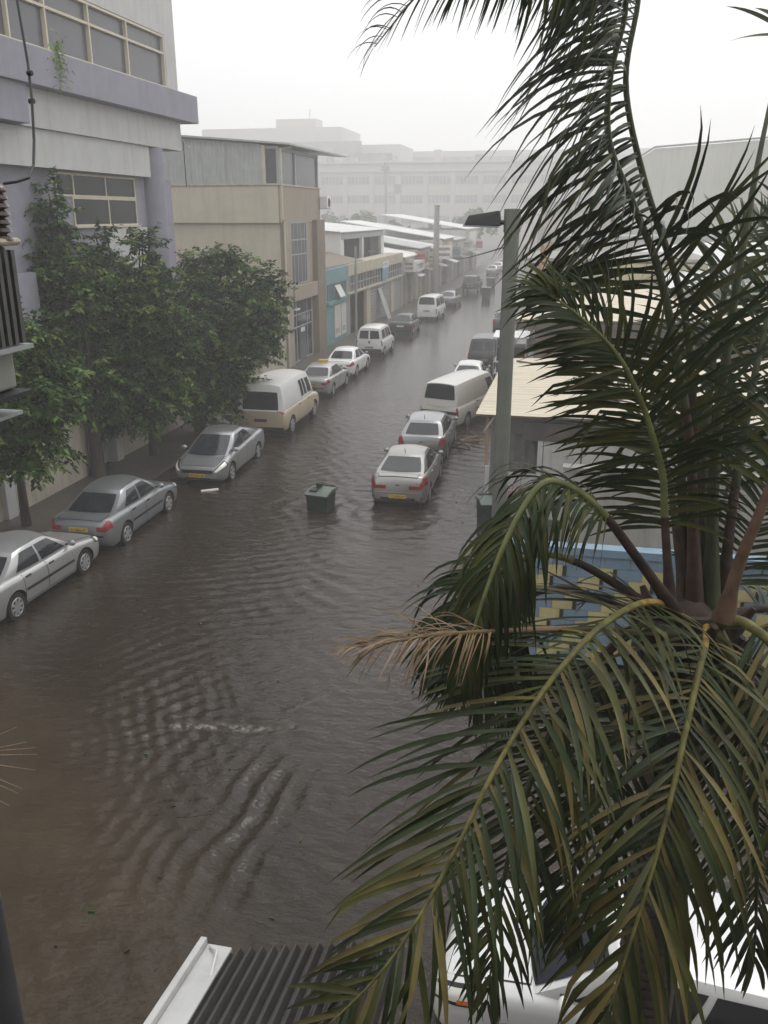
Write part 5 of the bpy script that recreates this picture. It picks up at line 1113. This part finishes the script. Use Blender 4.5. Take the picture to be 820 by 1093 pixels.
def catmull(P, n):
    P = [P[0] * 2 - P[1]] + list(P) + [P[-1] * 2 - P[-2]]; out = []
    segs = len(P) - 3
    for i in range(n + 1):
        s = i / n * segs; k = min(int(s), segs - 1); t = s - k; a, b_, c, d = P[k:k + 4]
        out.append(.5 * ((2 * b_) + (c - a) * t + (2 * a - 5 * b_ + 4 * c - d) * t * t + (3 * b_ - a - 3 * c + d) * t * t * t))
    # arc-length resample
    L_ = [0]
    for p, q in zip(out, out[1:]): L_.append(L_[-1] + (q - p).length)
    res = []; j = 0
    for i in range(n + 1):
        s = L_[-1] * i / n
        while j < n - 1 and L_[j + 1] < s: j += 1
        t = (s - L_[j]) / max(L_[j + 1] - L_[j], 1e-9); res.append(out[j].lerp(out[j + 1], t))
    return res, L_[-1]
fseed = [0]
def frond(ctrl, ll=.6, n=70, start=.2, end=1.0, sideref=None, grav=.5, wind=Vector((-.25, .05, 0)), lw=.034, lmats=(palmA, palmA, palmB), rm=(rach_b, rach_g), r0=.035, a0=68, a1=24, lift=.12, label=None, rbreak=.25, jit=.12, plane=None, plane2=None, wind2=None, grav2=None, lift2=None, ang2=None, skip_low=0.0, tipw=0.0):
    """ctrl: (px, py, distance) points along the midrib, turned into points in space"""
    fseed[0] += 1; rr = random.Random(500 + fseed[0])
    P = [PD(*c) for c in ctrl]; org = Vector((CR.x, CR.y, 0)); P = [p - org for p in P]
    pts, LL = catmull(P, 80)
    rb = MB(); ib = int(80 * rbreak)
    def rad(f): return r0 * (1 - f) ** .8 * (1 + .7 * max(0, .12 - f) / .12) * .88 + .003
    rb.tube(pts[:ib + 1], [rad(i / 80) for i in range(ib + 1)], rm[0], 8); rb.tube(pts[ib:], [rad(i / 80) for i in range(ib, 81)], rm[1], 8)
    V = {}
    pl = plane or Vector((0, -.35, 1))
    for i in range(n):
        f = min(.999, start + (end - start) * (i + .5 + rr.uniform(-.45, .45)) / n); x = f * 80; k = min(int(x), 79); p = pts[k].lerp(pts[k + 1], x - k); t = (pts[min(k + 2, 80)] - pts[max(k - 1, 0)]).normalized()
        g_ = (f - start) / (end - start); ge = max(0, min(1, (g_ - .24) / .22)); gs = ge * ge * (3 - 2 * ge)
        plx = pl.lerp(plane2, gs) if plane2 else pl; wx = wind.lerp(wind2, gs) if wind2 else wind; gx = lerp(grav, grav2, gs) if grav2 is not None else grav; lx = lerp(lift, lift2, gs) if lift2 is not None else lift
        sref = t.cross(plx)
        sref = sref.normalized() if sref.length > .05 else t.cross(Vector((1, 0, 0))).normalized()
        nrm = sref.cross(t).normalized()
        lp_ = ll * (.50 + .62 * math.sin(PI * min(1, g_ * .8 + .16)) ** 1.0) * (1 - .45 * g_ ** 5)
        ang = math.radians(lerp(a0, a1, g_ ** 1.3))
        for sd in (-1, 1):
            if rr.random() < (.03 if g_ > .27 else .03 + skip_low): continue
            an = (lerp(ang, math.radians(ang2), gs) if ang2 else ang) + rr.gauss(0, jit * .7); kink = rr.random() < .10; ku = rr.uniform(.35, .8)
            d = (t * cs(an) + sref * sd * sn(an) + nrm * (lx + rr.gauss(0, jit))).normalized(); L1 = lp_ * rr.uniform(.86, 1.1); w1 = lw * rr.uniform(.8, 1.15) * (1 - tipw * g_)
            ns = 7; q = p + sref * sd * rad(f) * .6; m1 = rr.choice(lmats); vs, fs = V.setdefault(m1, ([], [])); b0 = len(vs); gg = gx * rr.uniform(.7, 1.35)
            tw = rr.gauss(0, .35)
            for s in range(ns + 1):
                u = s / ns; wd_ = w1 * (.4 + .6 * min(1, u * 3.2)) * (1 - u ** 3) + .001
                wv = d.cross(nrm); wv = wv.normalized() if wv.length > .02 else sref.cross(d).normalized()
                nv = wv.cross(d).normalized(); wv = (wv * cs(tw * u) + nv * sn(tw * u)); 
                vs += [q - wv * wd_ * .5 + nv * wd_ * .16, q - nv * wd_ * .0, q + wv * wd_ * .5 + nv * wd_ * .16]
                if s < ns:
                    e = b0 + s * 3; fs += [(e, e + 1, e + 4, e + 3), (e + 1, e + 2, e + 5, e + 4)]
                if kink and abs(u - ku) < .085: d = (d + Vector((rr.gauss(0, .3), rr.gauss(0, .3), -.9))).normalized()
                d = (d + (Vector((0, 0, -gg)) + wx * rr.uniform(.6, 1.4)) * (1.0 / ns) * (.35 + 1.3 * u)).normalized(); q = q + d * (L1 / ns)
    lm_ = MB()
    for m1 in V: lm_.add(V[m1][0], V[m1][1], m1)
    fr = lm_.build('frond', palm, smooth=80)
    if label: fr['label'] = label
    rb.build('midrib', fr, smooth=60)
    return fr
G3 = (palmA, palmA, palmB); D3 = (palmA,); Y3 = (palmA, palmA, palmB, palmB, palmC); D3 = (palmA,)
W = Vector((-.5, .1, -.05))
# upright fronds
frond([(742, 650, 5.45), (740, 560, 5.43), (737, 480, 5.4), (722, 380, 5.35), (703, 287, 5.3), (675, 216, 5.2), (650, 150, 5.1), (652, 80, 5.0), (668, 10, 4.9), (660, -50, 4.8), (610, -80, 4.7), (540, -60, 4.62), (480, -12, 4.55)], skip_low=.38, tipw=.3, ll=.90, n=128, start=.18, grav=.3, grav2=2.3, wind=Vector((-.45, .1, 0)), wind2=Vector((-.95, .1, -.1)), lw=.036, lmats=(palmA, palmA, palmA, palmB), rm=(rach_b, rach_g), r0=.038, plane=Vector((-.15, -1, .25)), plane2=Vector((-1, -.45, -.5)), a0=66, a1=34, lift=.05, lift2=.85, ang2=95, jit=.24)
frond([(745, 650, 5.6), (742, 480, 5.55), (730, 330, 5.5), (690, 200, 5.4), (668, 90, 5.3), (682, -10, 5.2), (665, -75, 5.1), (600, -100, 5.0), (520, -75, 4.9), (450, -10, 4.8), (400, 50, 4.75)], tipw=.8, ll=.66, n=80, start=.42, grav=2.2, wind=Vector((-1.0, .1, -.1)), lw=.030, lmats=D3, rm=(rach_b, rach_g), r0=.032, plane=Vector((-1, -.4, -.5)), a0=90, a1=60, lift=.9, jit=.2)
frond([(716, 650, 5.3), (710, 560, 5.25), (708, 510, 5.2), (698, 470, 5.12), (685, 430, 5.05), (667, 391, 4.98), (645, 362, 4.92), (615, 335, 4.85), (588, 315, 4.8), (570, 308, 4.76)], ll=.56, n=86, start=.22, grav=.55, wind=W, lw=.027, rm=(rach_b, mat('lime_rachis', (.15, .17, .05), .5, var=.4, scale=6)), r0=.03, plane=Vector((-.3, -.6, .7)), a0=78, a1=20, jit=.2)
frond([(758, 650, 5.5), (764, 480, 5.5), (778, 360, 5.5), (792, 270, 5.5), (806, 190, 5.55), (822, 110, 5.7), (840, 20, 5.9)], ll=.4, n=4, start=.96, grav=.3, wind=Vector((-.3, 0, 0)), lw=.034, rm=(rach_g, rach_g), r0=.045, plane=Vector((-.4, -1, .2)))
frond([(770, 650, 5.6), (782, 540, 5.6), (800, 430, 5.7), (822, 330, 5.8), (850, 250, 5.9), (890, 180, 6.0)], ll=.6, n=50, start=.25, grav=.45, wind=Vector((-.3, 0, 0)), rm=(rach_b, rach_g), r0=.04, plane=Vector((0, -1, .4)))
frond([(748, 650, 5.55), (750, 520, 5.62), (758, 410, 5.75), (772, 320, 5.9), (795, 260, 6.1), (830, 220, 6.4)], ll=.52, n=40, start=.32, grav=.4, wind=Vector((-.25, 0, 0)), rm=(rach_g, rach_g), r0=.045, plane=Vector((.2, -1, .3)))
frond([(735, 650, 5.6), (728, 520, 5.75), (730, 440, 5.95), (745, 370, 6.2), (770, 330, 6.5), (800, 310, 6.8)], ll=.55, n=36, start=.25, grav=.6, wind=Vector((-.4, 0, 0)), rm=(rach_b, rach_g), r0=.04, plane=Vector((0, -.4, 1)), lmats=D3)
frond([(766, 655, 5.55), (790, 600, 5.7), (815, 540, 5.85), (850, 490, 6.0), (900, 470, 6.2)], ll=.62, n=48, start=.12, grav=.7, wind=Vector((-.3, 0, 0)), rm=(rach_b, rach_g), r0=.04, lmats=D3)
frond([(772, 662, 5.2), (788, 605, 5.1), (806, 560, 5.0), (830, 505, 4.95), (870, 450, 4.9), (930, 420, 4.9)], ll=.5, n=30, start=.5, grav=.6, rm=(mat('tan_petiole', (.15, .09, .058), .6, var=.4, scale=7, spec=.3), rach_g), rbreak=.6, r0=.048)
frond([(730, 650, 5.5), (722, 570, 5.6), (712, 500, 5.75), (690, 440, 5.95), (655, 410, 6.2), (618, 405, 6.4)], ll=.5, n=44, start=.25, grav=.9, wind=Vector((-.3, 0, 0)), lw=.024, rm=(rach_b, rach_g), r0=.03, plane=Vector((0, -.4, 1)), lmats=D3, jit=.25)
# left arching frond with hanging leaflets, and a lower twin behind it
frond([(722, 655, 5.3), (705, 630, 5.2), (676, 590, 5.05), (648, 553, 4.92), (618, 526, 4.8), (585, 514, 4.7), (560, 540, 4.62), (534, 592, 4.55), (511, 655, 4.5), (492, 722, 4.46)], ll=.52, n=84, start=.35, grav=2.3, wind=Vector((-.08, .05, 0)), lw=.027, rm=(rach_b, mat('lime_rachis', (.25, .27, .09)), ), rbreak=.36, r0=.038, a0=52, a1=25, lift=-.1, jit=.2)
frond([(716, 662, 5.35), (690, 645, 5.25), (655, 622, 5.15), (615, 600, 5.1), (575, 592, 5.05), (535, 610, 5.0), (500, 650, 4.95), (476, 720, 4.9)], ll=.50, n=66, start=.56, grav=1.6, wind=Vector((-.15, .05, 0)), lw=.027, lmats=D3, rm=(rach_b, rach_y), rbreak=.42, r0=.035, lift=.15, jit=.2)
frond([(712, 668, 5.4), (680, 655, 5.35), (640, 640, 5.3), (600, 628, 5.25), (560, 640, 5.2), (530, 680, 5.15), (505, 740, 5.1)], ll=.5, n=46, start=.66, grav=1.2, wind=Vector((-.2, .05, 0)), lw=.027, lmats=D3, rm=(rach_b, rach_b), r0=.035, jit=.2)
# lower fronds
frond([(738, 672, 5.55), (722, 652, 5.38), (690, 643, 5.08), (645, 666, 4.75), (600, 712, 4.5), (560, 768, 4.3), (524, 830, 4.12), (490, 900, 3.98), (450, 975, 3.86), (405, 1040, 3.78), (345, 1100, 3.72)], ll=.76, n=72, start=.16, grav=.6, wind=Vector((-.22, .05, 0)), lw=.032, lmats=Y3, rm=(rach_o, rach_y), rbreak=.22, r0=.025, a0=66, a1=28, lift=.02, plane=Vector((-.25, -.55, .8)), jit=.2)
frond([(750, 668, 5.55), (754, 670, 5.3), (752, 692, 5.05), (743, 730, 4.8), (732, 780, 4.6), (720, 835, 4.45), (704, 900, 4.32), (684, 970, 4.22), (662, 1040, 4.15), (640, 1110, 4.1)], ll=.78, n=70, start=.10, grav=1.0, wind=Vector((-.15, .02, 0)), lw=.033, lmats=Y3, rm=(rach_o, rach_y), rbreak=.2, r0=.025, a0=62, a1=22, lift=.05, plane=Vector((.05, -1, .5)), jit=.2)
frond([(722, 665, 5.3), (680, 672, 5.2), (640, 705, 5.1), (600, 760, 5.0), (568, 830, 4.95), (545, 905, 4.9), (530, 990, 4.9), (520, 1070, 4.9)], ll=.62, n=48, start=.18, grav=.9, wind=Vector((-.15, .05, 0)), lw=.031, lmats=G3, rm=(rach_b, rach_g), r0=.034, plane=Vector((-.25, -.7, .7)), jit=.16)
frond([(735, 670, 5.3), (705, 700, 5.25), (672, 755, 5.15), (640, 830, 5.05), (615, 915, 5.0), (600, 1000, 5.0)], ll=.62, n=44, start=.18, grav=.95, wind=Vector((-.12, .05, 0)), lw=.03, lmats=D3, rm=(rach_b, rach_g), r0=.034, plane=Vector((-.1, -1, .6)), jit=.16)
frond([(770, 662, 5.25), (800, 668, 5.1), (835, 700, 4.95), (868, 760, 4.82), (895, 850, 4.75), (915, 950, 4.7)], ll=.82, n=56, start=.12, grav=1.0, wind=Vector((-.2, .02, 0)), lw=.032, lmats=Y3, rm=(rach_y, rach_g), r0=.036, plane=Vector((.2, -1, .6)), jit=.16)
frond([(762, 668, 5.3), (782, 705, 5.15), (798, 770, 5.0), (806, 850, 4.9), (808, 940, 4.85), (805, 1030, 4.85)], ll=.6, n=46, start=.12, grav=1.0, wind=Vector((-.12, .02, 0)), lw=.031, lmats=G3, rm=(rach_y, rach_g), r0=.032, plane=Vector((.1, -1, .5)), jit=.16)
frond([(775, 660, 5.6), (810, 650, 5.7), (850, 660, 5.85), (890, 700, 6.0), (930, 780, 6.1)], ll=.6, n=50, start=.15, grav=.8, wind=Vector((-.2, .02, 0)), lmats=D3, rm=(rach_b, rach_g), r0=.034)
# dead frond pointing left
frond([(722, 676, 5.3), (660, 672, 5.0), (600, 671, 4.75), (540, 673, 4.55), (475, 677, 4.3), (430, 683, 4.2), (400, 688, 4.15), (368, 692, 4.1)], ll=.30, n=44, start=.64, grav=1.3, wind=Vector((-.35, .0, 0)), lw=.009, lmats=(palmdry, palmdry, rach_d), rm=(rach_d, palmdry), rbreak=.66, r0=.024, a0=38, a1=16, jit=.3, label='dry brown frond pointing left over the water')
# tip of another palm at the left edge
q0 = PD(-60, 820, 4.5); lt = thing('dry_palm_tip', 'few thin dry palm spines poking in from the left edge', 'palm frond', tuple(q0))
m_ = MB(); m_.tube([(-.6, 0, -.3), (-.2, 0, -.05), (.12, 0, 0)], [.012, .009, .004], rach_d, 6)
for (px, py, px0, py0) in ((28, 792, -10, 800), (38, 798, -10, 802), (40, 805, -12, 806), (38, 822, -12, 815), (24, 842, -14, 826), (20, 847, -14, 832), (18, 776, -14, 790), (10, 860, -18, 845)):
    m_.tube([PD(-45, 818, 4.5) - q0, PD(px0, py0, 4.5) - q0, PD(px, py, 4.45) - q0], [.004, .003, .001], rach_d, 4)
m_.build('spines', lt)
# dark bushy tree right of the palm (background)
rr = random.Random(77); bt = thing('bushy_tree', 'dark bushy tree at the right edge behind the palm', 'tree', (5.1, 12.2, -.1))
m_ = MB(); m_.tube([(0, 0, -.2), (.1, 0, 1.6), (.2, .1, 3.0)], [.2, .16, .1], bark, 10); m_.build('trunk', bt, smooth=60)
m_ = MB(); V = {0: ([], []), 1: ([], [])}
for s_ in range(420):
    d = Vector((rr.gauss(0, 1), rr.gauss(0, 1), rr.gauss(0, 1))).normalized() * (rr.random() ** .4); o = Vector((d.x * 1.9 + .3, d.y * 1.9, 2.9 + d.z * 1.6))
    for k in range(22):
        q = o + Vector((rr.gauss(0, .2), rr.gauss(0, .2), rr.gauss(0, .2))); a = Vector((rr.gauss(0, 1), rr.gauss(0, 1), rr.gauss(-.3, .6))).normalized() * .09; b_ = a.orthogonal().normalized() * .035
        vs, fs = V[rr.choice((0, 0, 1))]; n0 = len(vs); vs += [q - a, q + b_, q + a, q - b_]; fs.append((n0, n0 + 1, n0 + 2, n0 + 3))
m_.add(V[0][0], V[0][1], leafA); m_.add(V[1][0], V[1][1], leafB); m_.build('crown', bt)
# driftwood and litter
for i, (px, py, l_, rz, mm, lab) in enumerate(((224, 523, .55, .6, white_p, 'small white scrap floating beside the nose of the facing saloon'), (505, 470, .9, .2, wood, 'wooden debris lying in the water beside the panel van wheel'), (492, 478, .7, -.5, mat('brown_debris', (.10, .06, .05), .8), 'brown debris heaped beside the silver hatchback'))):
    q = PZ(px, py, .02); dbt = thing('floating_debris', lab, 'debris', (q.x, q.y, .0), rz)
    m_ = MB(); m_.box(-l_ / 2, l_ / 2, -.06, .06, -.02, .04, mm)
    if i: m_.bar((-l_ / 2, .1, 0), (l_ * .3, -.2, .25), .08, .06, mm); m_.bar((l_ * .4, .2, -.02), (-.1, -.1, .4), .07, .05, mm)
    m_.build('scrap', dbt, bevel=.01)
